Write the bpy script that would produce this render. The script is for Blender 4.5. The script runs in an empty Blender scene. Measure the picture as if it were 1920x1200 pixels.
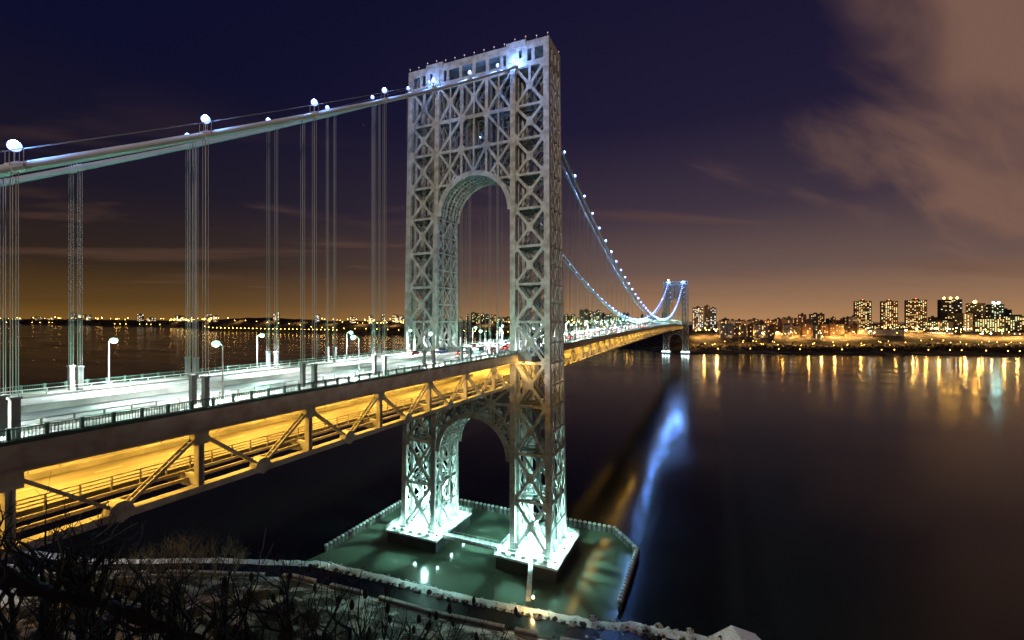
import bpy, math, random
from mathutils import Vector, noise
random.seed(7)
S = bpy.context.scene
C = S.collection
R = math.radians
# ------------------------------------------------------------------ camera
F, TH, H, CX = 842.7, R(23.782), 86.0, 80.08
ct, st = math.cos(TH), math.sin(TH)
cd = bpy.data.cameras.new('camera'); cam = bpy.data.objects.new('camera', cd); C.objects.link(cam)
cam.location = (CX, 0, H); cam.rotation_euler = (R(90), 0, TH)
cd.sensor_width = 36; cd.lens = F / 1920 * 36; cd.clip_start = .2; cd.clip_end = 60000
S.camera = cam
def at(px, depth, z=0.0):            # a photo column at a distance along the view -> world point
    X = (px - 960) / F * depth
    return Vector((CX + X * ct - depth * st, X * st + depth * ct, z))
def ground(px, py, z=0.0):           # a photo pixel on the level z -> world point
    return at(px, (H - z) * F / (py - 600), z)
# ------------------------------------------------------------------ exposure, sky, sun
S.view_settings.view_transform = 'Standard'; S.view_settings.look = 'None'
S.view_settings.exposure = 0; S.view_settings.gamma = 1
cy = S.cycles
cy.max_bounces = 5; cy.diffuse_bounces = 2; cy.glossy_bounces = 3; cy.transmission_bounces = 2
cy.sample_clamp_indirect = 4; cy.sample_clamp_direct = 0; cy.use_light_tree = True
cy.caustics_reflective = False; cy.caustics_refractive = False
W = bpy.data.worlds.new('World'); S.world = W; W.use_nodes = True
def world():
    nt = W.node_tree; N = nt.nodes; L = nt.links
    bg = N['Background']
    tc = N.new('ShaderNodeTexCoord')
    sep = N.new('ShaderNodeSeparateXYZ'); L.new(tc.outputs['Generated'], sep.inputs[0])
    def m(op, a, b=None, c=None):
        n = N.new('ShaderNodeMath'); n.operation = op
        for i, v in enumerate((a, b, c)):
            if v is None: continue
            if isinstance(v, (int, float)): n.inputs[i].default_value = v
            else: L.new(v, n.inputs[i])
        return n.outputs[0]
    def ramp(v, stops):
        r = N.new('ShaderNodeValToRGB'); L.new(v, r.inputs[0]); e = r.color_ramp.elements
        while len(e) < len(stops): e.new(.5)
        for q, (p, c) in zip(e, stops): q.position = p; q.color = (*c, 1)
        return r.outputs[0]
    def mix(f, a, b):
        n = N.new('ShaderNodeMix'); n.data_type = 'RGBA'
        for i, v in ((0, f), (6, a), (7, b)):
            if isinstance(v, (int, float)): n.inputs[i].default_value = v
            elif isinstance(v, tuple): n.inputs[i].default_value = (*v, 1)
            else: L.new(v, n.inputs[i])
        return n.outputs[2]
    el = m('MAXIMUM', sep.outputs[2], 0.0)
    # right (down-river) city glow is pinker, the left browner
    left = ramp(el, [(0, (.19, .092, .018)), (.03, (.100, .050, .013)), (.10, (.030, .018, .012)), (.22, (.0115, .0090, .0185)), (.42, (.0042, .0046, .023)), (.7, (.0020, .0030, .021))])
    right = ramp(el, [(0, (.43, .225, .10)), (.035, (.31, .170, .092)), (.10, (.150, .092, .078)), (.22, (.050, .034, .052)), (.38, (.0155, .0115, .035)), (.7, (.005, .005, .026))])
    a = m('ADD', m('MULTIPLY', sep.outputs[0], math.cos(TH)), m('MULTIPLY', sep.outputs[1], math.sin(TH)))   # sideways bearing
    mr = N.new('ShaderNodeMapRange'); mr.interpolation_type = 'SMOOTHSTEP'; L.new(a, mr.inputs[0])
    mr.inputs[1].default_value = -.75; mr.inputs[2].default_value = .42
    sky = mix(mr.outputs[0], left, right)
    # thin clouds on a flat layer overhead
    dv = m('ADD', el, .10)
    cb = N.new('ShaderNodeCombineXYZ'); L.new(m('DIVIDE', sep.outputs[0], dv), cb.inputs[0]); L.new(m('DIVIDE', sep.outputs[1], dv), cb.inputs[1])
    mp = N.new('ShaderNodeMapping'); L.new(cb.outputs[0], mp.inputs[0]); mp.vector_type = 'TEXTURE'; mp.inputs['Rotation'].default_value = (0, 0, R(32)); mp.inputs['Scale'].default_value = (3.2, .95, 1)
    nz = N.new('ShaderNodeTexNoise'); L.new(mp.outputs[0], nz.inputs[0]); nz.inputs['Scale'].default_value = .95; nz.inputs['Detail'].default_value = 7; nz.inputs['Roughness'].default_value = .52; nz.inputs['Distortion'].default_value = .35
    c1 = N.new('ShaderNodeMapRange'); L.new(nz.outputs[0], c1.inputs[0]); c1.inputs[1].default_value = .54; c1.inputs[2].default_value = .72
    def dirmask(px, py, r0, r1):
        d = Vector(((px - 960) / F * ct - st, (px - 960) / F * st + ct, (600 - py) / F)).normalized()
        vm = N.new('ShaderNodeVectorMath'); vm.operation = 'DOT_PRODUCT'; L.new(tc.outputs['Generated'], vm.inputs[0]); vm.inputs[1].default_value = d
        k = N.new('ShaderNodeMapRange'); k.interpolation_type = 'SMOOTHSTEP'; L.new(vm.outputs['Value'], k.inputs[0])
        k.inputs[1].default_value = math.cos(R(r0)); k.inputs[2].default_value = math.cos(R(r1))
        return k.outputs[0]
    lo = N.new('ShaderNodeMapRange'); lo.interpolation_type = 'SMOOTHSTEP'; L.new(el, lo.inputs[0]); lo.inputs[1].default_value = .42; lo.inputs[2].default_value = .16
    lo2 = N.new('ShaderNodeMapRange'); lo2.interpolation_type = 'SMOOTHSTEP'; L.new(el, lo2.inputs[0]); lo2.inputs[1].default_value = .03; lo2.inputs[2].default_value = .10
    wisps = m('MULTIPLY', m('MULTIPLY', c1.outputs[0], lo.outputs[0]), m('MULTIPLY', lo2.outputs[0], .75))
    sky = mix(wisps, sky, (.155, .078, .052))
    # the big streaked cloud bank high on the right
    nz2 = N.new('ShaderNodeTexNoise'); mp2 = N.new('ShaderNodeMapping'); L.new(cb.outputs[0], mp2.inputs[0]); mp2.vector_type = 'TEXTURE'; mp2.inputs['Rotation'].default_value = (0, 0, R(58)); mp2.inputs['Scale'].default_value = (2.6, .62, 1)
    L.new(mp2.outputs[0], nz2.inputs[0]); nz2.inputs['Scale'].default_value = 1.6; nz2.inputs['Detail'].default_value = 8; nz2.inputs['Roughness'].default_value = .5; nz2.inputs['Distortion'].default_value = .5
    big = m('MAXIMUM', dirmask(2180, -80, 26, 7), m('MULTIPLY', dirmask(1990, 280, 11.5, 3), .95))
    big = m('MAXIMUM', big, dirmask(2060, 90, 16, 5))
    v = m('ADD', big, m('MULTIPLY', m('SUBTRACT', nz2.outputs[0], .5), 2.3))
    k2 = N.new('ShaderNodeMapRange'); k2.interpolation_type = 'SMOOTHSTEP'; L.new(v, k2.inputs[0]); k2.inputs[1].default_value = .25; k2.inputs[2].default_value = 1.12
    sky = mix(m('MULTIPLY', k2.outputs[0], .95), sky, (.20, .108, .080))
    # a few stars
    vo = N.new('ShaderNodeTexVoronoi'); L.new(tc.outputs['Generated'], vo.inputs[0]); vo.inputs['Scale'].default_value = 26
    s1 = m('LESS_THAN', vo.outputs['Distance'], .028); sc = N.new('ShaderNodeSeparateColor'); L.new(vo.outputs['Color'], sc.inputs[0])
    s2 = m('MULTIPLY', m('MULTIPLY', s1, m('GREATER_THAN', sc.outputs[0], .86)), m('GREATER_THAN', el, .28))
    sky = mix(m('MULTIPLY', s2, .55), sky, (.55, .62, .95))
    L.new(sky, bg.inputs[0]); bg.inputs[1].default_value = 1.0
world()
# stand-ins for the glow of the town on the cliff behind the camera
sd = bpy.data.lights.new('town_glow', 'SUN'); sd.energy = .15; sd.angle = R(25); sd.color = (1, .70, .47)
so = bpy.data.objects.new('town_glow', sd); C.objects.link(so); so.rotation_euler = (R(68), 0, R(42))
gd = bpy.data.lights.new('added_clifftop_fill', 'POINT'); gd.energy = 3.4e6; gd.color = (1, .84, .70); gd.shadow_soft_size = 14  # added out-of-view fill for the tower front, in place of single town lamps
go = bpy.data.objects.new('added_clifftop_fill', gd); C.objects.link(go); go.location = (120, -300, 124)

# ------------------------------------------------------------------ materials
MATS = {}
def mat(name, col, rough=.6, metal=0., emit=None, es=0., var=.0, vs=1., bump=0., bs=10., sampling=None, spec=.5, col2=None):
    if name in MATS: return MATS[name]
    m = bpy.data.materials.new(name); m.use_nodes = True; nt = m.node_tree; N = nt.nodes; L = nt.links
    b = N['Principled BSDF']; b.inputs['Base Color'].default_value = (*col, 1); b.inputs['Roughness'].default_value = rough
    b.inputs['Metallic'].default_value = metal; b.inputs['Specular IOR Level'].default_value = spec
    if emit: b.inputs['Emission Color'].default_value = (*emit, 1); b.inputs['Emission Strength'].default_value = es
    if var or bump:
        tc = N.new('ShaderNodeTexCoord'); nz = N.new('ShaderNodeTexNoise'); L.new(tc.outputs['Object'], nz.inputs[0])
        nz.inputs['Scale'].default_value = vs; nz.inputs['Detail'].default_value = 5
        if var:
            r = N.new('ShaderNodeValToRGB'); L.new(nz.outputs[0], r.inputs[0]); e = r.color_ramp.elements
            c2 = col2 or tuple(c * (1 - var) for c in col)
            e[0].position = .35; e[0].color = (*c2, 1); e[1].position = .62; e[1].color = (*col, 1)
            L.new(r.outputs[0], b.inputs['Base Color'])
        if bump:
            n2 = N.new('ShaderNodeTexNoise'); L.new(tc.outputs['Object'], n2.inputs[0]); n2.inputs['Scale'].default_value = bs; n2.inputs['Detail'].default_value = 4
            bp = N.new('ShaderNodeBump'); bp.inputs['Strength'].default_value = bump; bp.inputs['Distance'].default_value = .3
            L.new(n2.outputs[0], bp.inputs['Height']); L.new(bp.outputs[0], b.inputs['Normal'])
    if sampling: m.cycles.emission_sampling = sampling
    MATS[name] = m; return m
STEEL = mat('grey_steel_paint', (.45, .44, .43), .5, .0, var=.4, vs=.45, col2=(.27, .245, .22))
STEELD = mat('shade_darkened_steel', (.15, .15, .15), .55, var=.25, vs=.4)  # steel darkened to put the tower's interior shade into the colour; sleeves share it
FASC = mat('fascia_paint', (.38, .35, .32), .6, var=.25, vs=.5, col2=(.27, .22, .18))
GREENRAIL = mat('railing_green_paint', (.035, .075, .06), .5, var=.3, vs=1)
CABLE = mat('cable_wrap_paint', (.42, .42, .42), .38, .1, var=.12, vs=.3)
ROPE = mat('galvanized_rope', (.22, .215, .21), .6, 0)
def road_mat(name, col, first, step, lim):
    m = mat(name, col, .5, var=.38, vs=.25); nt = m.node_tree; N = nt.nodes; L = nt.links; b = N['Principled BSDF']
    base = b.inputs['Base Color'].links[0].from_socket; tc = [n for n in N if n.type == 'TEX_COORD'][0]
    sp = N.new('ShaderNodeSeparateXYZ'); L.new(tc.outputs['Object'], sp.inputs[0])
    def f(op, a, v=None):
        n = N.new('ShaderNodeMath'); n.operation = op
        for i, q in enumerate((a, v)):
            if q is None: continue
            if isinstance(q, (int, float)): n.inputs[i].default_value = q
            else: L.new(q, n.inputs[i])
        return n.outputs[0]
    mp = N.new('ShaderNodeMapping'); mp.inputs['Scale'].default_value = (1.1, .035, 1); L.new(tc.outputs['Object'], mp.inputs[0]); L.new(mp.outputs[0], [n for n in N if n.type == 'TEX_NOISE'][0].inputs[0]); [n for n in N if n.type == 'TEX_NOISE'][0].inputs['Scale'].default_value = 1.0
    ax = f('ABSOLUTE', sp.outputs[0]); t = f('FRACT', f('ADD', f('DIVIDE', f('SUBTRACT', ax, first), step), 20.5))
    line = f('LESS_THAN', f('ABSOLUTE', f('SUBTRACT', t, .5)), .09 / step); dash = f('LESS_THAN', f('FRACT', f('DIVIDE', sp.outputs[1], 9.14)), .34)
    ok = f('MULTIPLY', f('MULTIPLY', line, dash), f('MULTIPLY', f('GREATER_THAN', ax, first - 1), f('LESS_THAN', ax, lim)))
    # darker wheel tracks along each lane
    mx = N.new('ShaderNodeMix'); mx.data_type = 'RGBA'; L.new(ok, mx.inputs[0]); L.new(base, mx.inputs[6]); mx.inputs[7].default_value = (.7, .7, .68, 1)
    L.new(mx.outputs[2], b.inputs['Base Color']); return m
ASPH = road_mat('asphalt', (.21, .21, .21), 3.6, 3.5, 12)
ASPH2 = road_mat('lower_asphalt', (.20, .18, .15), 4.0, 4.0, 9)
PAINT = mat('road_paint', (.7, .7, .68), .5)
CONC = mat('concrete', (.32, .31, .29), .85, var=.35, vs=.3, bump=.3, bs=2)
CONCW = mat('snowy_concrete', (.75, .76, .78), .8, var=.2, vs=.5, col2=(.45, .45, .45))
DARKC = mat('wet_pier_stone', (.055, .055, .06), .6, var=.4, vs=.4, bump=.4, bs=1.5)
ROCK = mat('wet_rock', (.07, .062, .055), .8, var=.5, vs=1.2, bump=.6, bs=4)
SNOWM = mat('snow_cap', (.62, .62, .64), .8, var=.3, vs=2)
BARK = mat('dark_bark', (.016, .013, .011), .95)
BARK2 = mat('twig_bark', (.13, .09, .055), .9)
SEED = mat('sumac_seed_head', (.03, .010, .008), .95, bump=.5, bs=30)
BLACK = mat('black_metal', (.02, .02, .022), .5)
GLASS = mat('car_glass', (.02, .025, .03), .1)
TYRE = mat('tyre_rubber', (.02, .02, .02), .8)
def em(name, c, s, sampling=None): return mat(name, (.6, .6, .6), .4, emit=c, es=s, sampling=sampling)
E_NECK = em('blue_white_lamp', (.22, .30, 1), 3.4, 'NONE')
E_NECKF = em('blue_white_lamp_bulb', (.42, .62, 1), 60)
E_STREET = em('mercury_lamp', (.42, 1, .66), 1.6, 'NONE')
E_SOD = em('sodium_tube', (1, .62, .16), 12, 'NONE')
E_FLOOD = em('floodlight_face', (.72, 1, .96), 40, 'NONE')
E_CITYS = em('sodium_lamp', (1, .50, .09), 26)
E_RIDGE = em('ridge_sodium_lamp', (1, .55, .12), 34, 'NONE')
E_CITYW = em('white_street_lamp', (.85, .95, 1), 45)
E_RED = em('red_beacon', (1, .12, .05), 20, 'NONE')
E_ORANGE = em('orange_roof_lamp', (1, .50, .07), 60, 'NONE')
E_CYAN = em('cyan_roof_lamp', (.45, 1, .95), 60, 'NONE')
E_WINW = em('lit_window_warm', (1, .66, .25), 2.6, 'NONE')
E_WINA = em('lit_window_amber', (1, .50, .13), 1.6, 'NONE')
E_WING = em('lit_window_green', (.78, 1, .50), 2.2, 'NONE')
E_WINC = em('lit_window_white', (.95, .95, .85), 2.6, 'NONE')
E_HEAD = em('headlight_glow', (1, .96, .9), 130, 'NONE')
E_TAIL = em('taillight_glow', (1, .06, .03), 28, 'NONE')
E_YEL = em('yellow_dock_lamp', (1, .72, .25), 60, 'NONE')

# ------------------------------------------------------------------ mesh helpers
class MB:
    def __init__(s): s.v = []; s.f = []; s.mi = []; s.cur = 0
    def face(s, *ix): s.f.append(ix); s.mi.append(s.cur)
    def hexa(s, P):      # 8 points: bottom 4, top 4
        n = len(s.v); s.v += [tuple(p) for p in P]
        for q in ((0, 3, 2, 1), (4, 5, 6, 7), (0, 1, 5, 4), (1, 2, 6, 5), (2, 3, 7, 6), (3, 0, 4, 7)): s.face(*[n + i for i in q])
        return s
    def box(s, x0, x1, y0, y1, z0, z1):
        return s.hexa([(x0, y0, z0), (x1, y0, z0), (x1, y1, z0), (x0, y1, z0), (x0, y0, z1), (x1, y0, z1), (x1, y1, z1), (x0, y1, z1)])
    def beam(s, a, b, w, h=None, side=None):   # w measured along `side`
        a = Vector(a); b = Vector(b); d = b - a
        if d.length < 1e-4: return s
        d.normalize(); h = h or w
        u = Vector(side) if side else Vector((1, 0, 0))
        u = u - d * u.dot(d)
        if u.length < .05: u = Vector((0, 1, 0)) - d * d.y
        u.normalize(); v = d.cross(u)
        u *= w / 2; v *= h / 2
        return s.hexa([a - u - v, a + u - v, a + u + v, a - u + v, b - u - v, b + u - v, b + u + v, b - u + v])
    def tube(s, pts, rad, n=6, cap=True):
        pts = [Vector(p) for p in pts]; rr = rad if isinstance(rad, (list, tuple)) else [rad] * len(pts)
        base = len(s.v)
        for i, p in enumerate(pts):
            d = (pts[min(i + 1, len(pts) - 1)] - pts[max(i - 1, 0)])
            if d.length < 1e-6: d = Vector((0, 0, 1))
            d.normalize(); u = d.cross(Vector((0.13, 0.97, .2))); 
            if u.length < .1: u = d.cross(Vector((1, 0, 0)))
            u.normalize(); v = d.cross(u)
            for k in range(n):
                a = 2 * math.pi * k / n; s.v.append(tuple(p + (u * math.cos(a) + v * math.sin(a)) * rr[i]))
        for i in range(len(pts) - 1):
            for k in range(n):
                a = base + i * n; s.face(a + k, a + (k + 1) % n, a + n + (k + 1) % n, a + n + k)
        if cap: s.face(*[base + k for k in range(n)][::-1]); s.face(*[base + (len(pts) - 1) * n + k for k in range(n)])
        return s
    def lathe(s, c, prof, n=8):
        base = len(s.v)
        for r, z in prof:
            for k in range(n):
                a = 2 * math.pi * k / n; s.v.append((c[0] + r * math.cos(a), c[1] + r * math.sin(a), c[2] + z))
        for i in range(len(prof) - 1):
            for k in range(n):
                a = base + i * n; s.face(a + k, a + (k + 1) % n, a + n + (k + 1) % n, a + n + k)
        s.face(*[base + k for k in range(n)][::-1]); s.face(*[base + (len(prof) - 1) * n + k for k in range(n)])
        return s
    def plate(s, pts, n, t):   # polygon extruded by t along n, centred
        n = Vector(n).normalized() * t / 2; b = len(s.v); k = len(pts)
        s.v += [tuple(Vector(p) - n) for p in pts] + [tuple(Vector(p) + n) for p in pts]
        s.face(*range(b, b + k)); s.face(*range(b + 2 * k - 1, b + k - 1, -1))
        for i in range(k): s.face(b + i, b + k + i, b + k + (i + 1) % k, b + (i + 1) % k)
        return s
    def ball(s, c, r, n=8, m=5, sq=1., jit=0.):
        prof = []
        for i in range(m + 1):
            a = -math.pi / 2 + math.pi * i / m; prof.append((max(.02, math.cos(a)) * r, math.sin(a) * r * sq))
        b = len(s.v); s.lathe(c, prof, n)
        if jit:
            for i in range(b, len(s.v)):
                x, y, z = s.v[i]; q = noise.noise(Vector((x, y, z)) * 1.3 / r) * jit * r
                s.v[i] = (x + (x - c[0]) / r * q, y + (y - c[1]) / r * q, z + (z - c[2]) / r * q)
        return s
    def mesh(s, name, mats, off=None):
        me = bpy.data.meshes.new(name)
        o = off or (0, 0, 0)
        me.from_pydata([(x - o[0], y - o[1], z - o[2]) for x, y, z in s.v], [], s.f)
        mats = mats if isinstance(mats, (list, tuple)) else [mats]
        for m in mats: me.materials.append(m)
        if len(mats) > 1: me.polygons.foreach_set('material_index', s.mi)
        me.update(); return me
    def build(s, name, mats, parent=None, off=None, smooth=False):
        me = s.mesh(name, mats, off)
        if smooth: me.polygons.foreach_set('use_smooth', [True] * len(me.polygons))
        o = bpy.data.objects.new(name, me); C.objects.link(o)
        if parent: o.parent = parent
        return o
def tag(o, label, cat, group=None):
    o['label'] = label; o['category'] = cat
    if group: o['group'] = group
    return o
def thing(name, label, cat, loc=(0, 0, 0), group=None, rz=0):
    o = bpy.data.objects.new(name, None); C.objects.link(o); o.location = loc; o.rotation_euler = (0, 0, rz); o.empty_display_size = .5
    return tag(o, label, cat, group)
def struct(name, mb, m, smooth=False, kind='structure'):
    o = mb.build(name, m, smooth=smooth); o['kind'] = kind; return o
KIDS = {}
def kids(o):
    return [c for c in C.objects if c.parent == o]
def remember(o):                       # cache of the family of a thing that will be copied
    allo = list(C.objects); ch = {}
    for c in allo:
        if c.parent: ch.setdefault(c.parent.name, []).append(c)
    def tree(x): return (x, [tree(c) for c in ch.get(x.name, [])])
    return tree(o)
def copy_tree(t, loc=None, rz=None, label=None, group=None, parent=None):
    src, ch = t
    o = src.copy(); C.objects.link(o)
    if parent: o.parent = parent
    if loc is not None: o.location = loc
    if rz is not None: o.rotation_euler = (0, 0, rz)
    if label: o['label'] = label
    if group: o['group'] = group
    for c in ch: copy_tree(c, parent=o)
    return o
def lamp(kind, loc, color, power, radius=.3, name='lamp_light', parent=None, rot=None, **kw):
    d = bpy.data.lights.new(name, kind); d.color = color; d.energy = power
    if kind in ('POINT', 'SPOT'): d.shadow_soft_size = radius
    if kind == 'SPOT': d.spot_size = kw.get('spot', R(90)); d.spot_blend = kw.get('blend', .6)
    if kind == 'AREA': d.shape = 'RECTANGLE'; d.size = kw['sx']; d.size_y = kw['sy']
    o = bpy.data.objects.new(name, d); C.objects.link(o); o.location = loc
    if rot: o.rotation_euler = rot
    if parent: o.parent = parent
    return o
ORD = ['first', 'second', 'third', 'fourth', 'fifth', 'sixth', 'seventh', 'eighth', 'ninth', 'tenth', 'eleventh', 'twelfth', 'thirteenth', 'fourteenth', 'fifteenth', 'sixteenth']

# ------------------------------------------------------------------ key measures of the bridge
YT = 153.06; SPAN = 1067.0; YF = YT + SPAN; PAN = 18.29; P0 = 20.7
DECK = 74.2; LOWER = 65.4
def dz(y):                                # camber of the main span
    if y < YT or y > YF: return 0.
    q = (y - YT) / SPAN * 2 - 1
    return 4.0 * (1 - q * q)
def cable_z(y):
    if y <= YT: 
        q = y - YT; return 180.3 + .655 * q + .00042 * q * q if q < -2 else 180.3 - 1.2
    if y <= YF:
        q = 1 - (y - YT) / (SPAN / 2); return 82.6 + 97.2 * q * q
    return 179.8 - .56 * (y - YF)
XC = 16.15

# ------------------------------------------------------------------ water and land
def water():
    mb = MB(); mb.v = [(-14000, -3000, 0), (14000, -3000, 0), (14000, 26000, 0), (-14000, 26000, 0)]; mb.face(0, 1, 2, 3)
    m = bpy.data.materials.new('river_water'); m.use_nodes = True; nt = m.node_tree; N = nt.nodes; L = nt.links
    b = N['Principled BSDF']; b.inputs['Base Color'].default_value = (.007, .008, .007, 1); b.inputs['Roughness'].default_value = .13; b.inputs['IOR'].default_value = 1.33; b.inputs['Specular IOR Level'].default_value = .38
    tc = N.new('ShaderNodeTexCoord'); mp = N.new('ShaderNodeMapping'); L.new(tc.outputs['Object'], mp.inputs[0])
    mp.inputs['Rotation'].default_value = (0, 0, -TH); mp.inputs['Scale'].default_value = (.10, .32, 1)
    nz = N.new('ShaderNodeTexNoise'); L.new(mp.outputs[0], nz.inputs[0]); nz.inputs['Scale'].default_value = .5; nz.inputs['Detail'].default_value = 4
    mp2 = N.new('ShaderNodeMapping'); L.new(tc.outputs['Object'], mp2.inputs[0]); mp2.inputs['Rotation'].default_value = (0, 0, -TH - .1); mp2.inputs['Scale'].default_value = (.0016, .011, 1)
    n2 = N.new('ShaderNodeTexNoise'); L.new(mp2.outputs[0], n2.inputs[0]); n2.inputs['Scale'].default_value = 1.6; n2.inputs['Detail'].default_value = 3
    r = N.new('ShaderNodeMapRange'); L.new(n2.outputs[0], r.inputs[0]); r.inputs[1].default_value = .3; r.inputs[2].default_value = .7; r.inputs[3].default_value = .11; r.inputs[4].default_value = .21
    L.new(r.outputs[0], b.inputs['Roughness'])
    bp = N.new('ShaderNodeBump'); bp.inputs['Strength'].default_value = .006; bp.inputs['Distance'].default_value = 1.0
    L.new(nz.outputs[0], bp.inputs['Height']); L.new(bp.outputs[0], b.inputs['Normal'])
    struct('water', mb, m)
water()
def landmat(name, dark, snow, lo, hi, scale, snowmin=0):
    m = bpy.data.materials.new(name); m.use_nodes = True; nt = m.node_tree; N = nt.nodes; L = nt.links
    b = N['Principled BSDF']; b.inputs['Roughness'].default_value = .9
    tc = N.new('ShaderNodeTexCoord'); nz = N.new('ShaderNodeTexNoise'); L.new(tc.outputs['Object'], nz.inputs[0]); nz.inputs['Scale'].default_value = scale; nz.inputs['Detail'].default_value = 8; nz.inputs['Roughness'].default_value = .62
    r = N.new('ShaderNodeValToRGB'); L.new(nz.outputs[0], r.inputs[0]); e = r.color_ramp.elements
    e[0].position = lo; e[0].color = (*dark, 1); e[1].position = hi; e[1].color = (*snow, 1)
    L.new(r.outputs[0], b.inputs['Base Color'])
    bp = N.new('ShaderNodeBump'); bp.inputs['Strength'].default_value = .6; bp.inputs['Distance'].default_value = .5; n3 = N.new('ShaderNodeTexNoise'); L.new(tc.outputs['Object'], n3.inputs[0]); n3.inputs['Scale'].default_value = scale * 6; n3.inputs['Detail'].default_value = 6
    L.new(n3.outputs[0], bp.inputs['Height']); L.new(bp.outputs[0], b.inputs['Normal'])
    return m
SLOPE = landmat('snowy_brush_slope', (.035, .026, .018), (.50, .47, .45), .50, .60, .13)
BERM = landmat('snow_bank', (.22, .19, .17), (.80, .81, .84), .30, .46, .5)
FARLAND = landmat('far_shore_ground', (.030, .024, .016), (.20, .19, .17), .52, .66, .02)
# near bank: shoreline, snow berm, wet path, wall, talus, cliff
SH = [(-400, 30), (-163, 78), (-113, 88), (-77, 105), (-42, 118), (-15, 120), (10, 121), (36, 124), (52, 126), (60, 129), (75, 131), (94, 132), (110, 131), (150, 126), (400, 110)]
def shore(x):
    for (a, ya), (b, yb) in zip(SH, SH[1:]):
        if a <= x <= b: return ya + (yb - ya) * (x - a) / (b - a)
    return SH[0][1] if x < SH[0][0] else SH[-1][1]
def near_z(x, y):
    t = shore(x) - y                       # metres inland
    if t < 0: return max(-3, t * .9)
    t2 = t
    # the camera stands on a spur: left of it the cliff edge lies further back
    back = min(34, max(0, (CX - 2 - x) * .55)) if x < CX else min(20, (x - CX) * .3)
    if t < 6: return min(3.4, .5 + t * .9) + .5 * noise.noise(Vector((x * .3, y * .3, 1)))
    if t < 15: return 3.2 + .25 * noise.noise(Vector((x * .5, y * .5, 4)))
    if t < 17: return 3.2 + (t - 15) * .6
    q = (y + back)                        # distance from the cliff edge
    edge = shore(x) - 17
    zt = 4.4 + max(0, edge - y) * .30
    k = 84.0 - max(0, q - 2.2) * 1.42
    z = max(zt, k)
    if q < 2.2: z = 84.0
    amp = min(4.5, (t - 17) * .2)
    z += amp * (noise.fractal(Vector((x * .06, y * .06, 3)), 1.0, 2.0, 5) )
    d = math.hypot(x - CX, y)
    if d < 5: z = min(z, 84.2)
    return z
def near_bank():
    xs = []; x = -420.
    while x < 420: xs.append(x); x += 2.0 if -140 < x < 130 else 12
    ys = []; y = -60.
    while y < 136: ys.append(y); y += 2.0 if y > -4 else 8
    def sheet(name, t0, t1, m, lift=0.):
        pass
    mb = MB(); nx = len(xs)
    for yy in ys:
        for xx in xs: mb.v.append((xx, yy, near_z(xx, yy)))
    def cls(xx, yy):
        t = shore(xx) - yy
        return 0 if t > 16.4 else 1
    for j in range(len(ys) - 1):
        for i in range(nx - 1):
            mb.cur = cls(xs[i] + 1, ys[j] + 1); a = j * nx + i; mb.face(a, a + 1, a + nx + 1, a + nx)
    struct('ground', mb, [SLOPE, BERM], smooth=True)
    # wet path between the berm and the retaining wall
    wet = mat('wet_path_asphalt', (.025, .026, .03), .22, var=.5, vs=.25, bump=.05, bs=.6)
    mb = MB(); px = list(range(-150, 151, 3))
    for xx in px:
        s = shore(xx); mb.v.append((xx, s - 7.2 - .6 * noise.noise(Vector((xx * .2, 0, 0))), 3.42)); mb.v.append((xx, s - 14.2, 3.42))
    for i in range(len(px) - 1): a = 2 * i; mb.face(a + 1, a + 3, a + 2, a)
    struct('path', mb, wet)
    mb = MB()
    for i in range(len(px) - 1):
        x0, x1 = px[i], px[i + 1]; a, b = shore(x0) - 14.3, shore(x1) - 14.3
        if noise.noise(Vector((x0 * .11, 3, 0))) > .22: continue
        mb.cur = 0; mb.hexa([(x0, a - 1, 2), (x1, b - 1, 2), (x1, b, 2), (x0, a, 2), (x0, a - 1, 4.5), (x1, b - 1, 4.5), (x1, b, 4.5), (x0, a, 4.5)])
        mb.cur = 1; mb.hexa([(x0, a - 1.1, 4.5), (x1, b - 1.1, 4.5), (x1, b + .1, 4.5), (x0, a + .1, 4.5), (x0, a - 1, 4.75), (x1, b - 1, 4.75), (x1, b, 4.75), (x0, a, 4.75)])
    tag(mb.build('retaining_wall', [CONC, SNOWM]), 'low stone wall capped with snow along the wet riverside path', 'wall')
near_bank()

# boulders along the berm
def boulders():
    protos = []
    for k in range(6):
        mb = MB(); mb.cur = 0; mb.ball((0, 0, .35), 1, 9, 6, .75, .55)
        mb.cur = 1
        b = len(mb.f)
        me = mb.mesh('boulder', [ROCK, SNOWM])
        for p in me.polygons:
            if p.normal.z > .62 and k != 3: p.material_index = 1
        protos.append(me)
    def put(x, y, s, label, group):
        o = bpy.data.objects.new('boulder', random.choice(protos)); C.objects.link(o)
        o.location = (x, y, near_z(x, y) + .05 if y < shore(x) + 2 else 0); o.scale = (s * random.uniform(.8, 1.3), s * random.uniform(.8, 1.2), s * random.uniform(.6, 1.0)); o.rotation_euler = (0, 0, random.uniform(0, 6.28))
        tag(o, label, 'boulder', group)
    x = -46
    while x < 62:
        put(x, shore(x) - 6.6 + random.uniform(-.3, .3), random.uniform(.75, 1.15), 'dark boulder in the row between the snow bank and the wet path', 'boulders lining the wet path'); x += random.uniform(1.9, 3.2)
    x = -48
    while x < 100:
        put(x, shore(x) + random.uniform(-1.2, .6), random.uniform(.4, .95), 'snow-dusted rock at the water edge of the snow bank', 'rocks along the water edge'); x += random.uniform(.75, 1.5)
    for _ in range(34):
        x = random.uniform(50, 96); put(x, shore(x) - random.uniform(1, 12), random.uniform(.4, 1.2), 'loose snow-topped rock scattered on the snowy point at lower right', 'rocks on the snowy point')
boulders()

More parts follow.
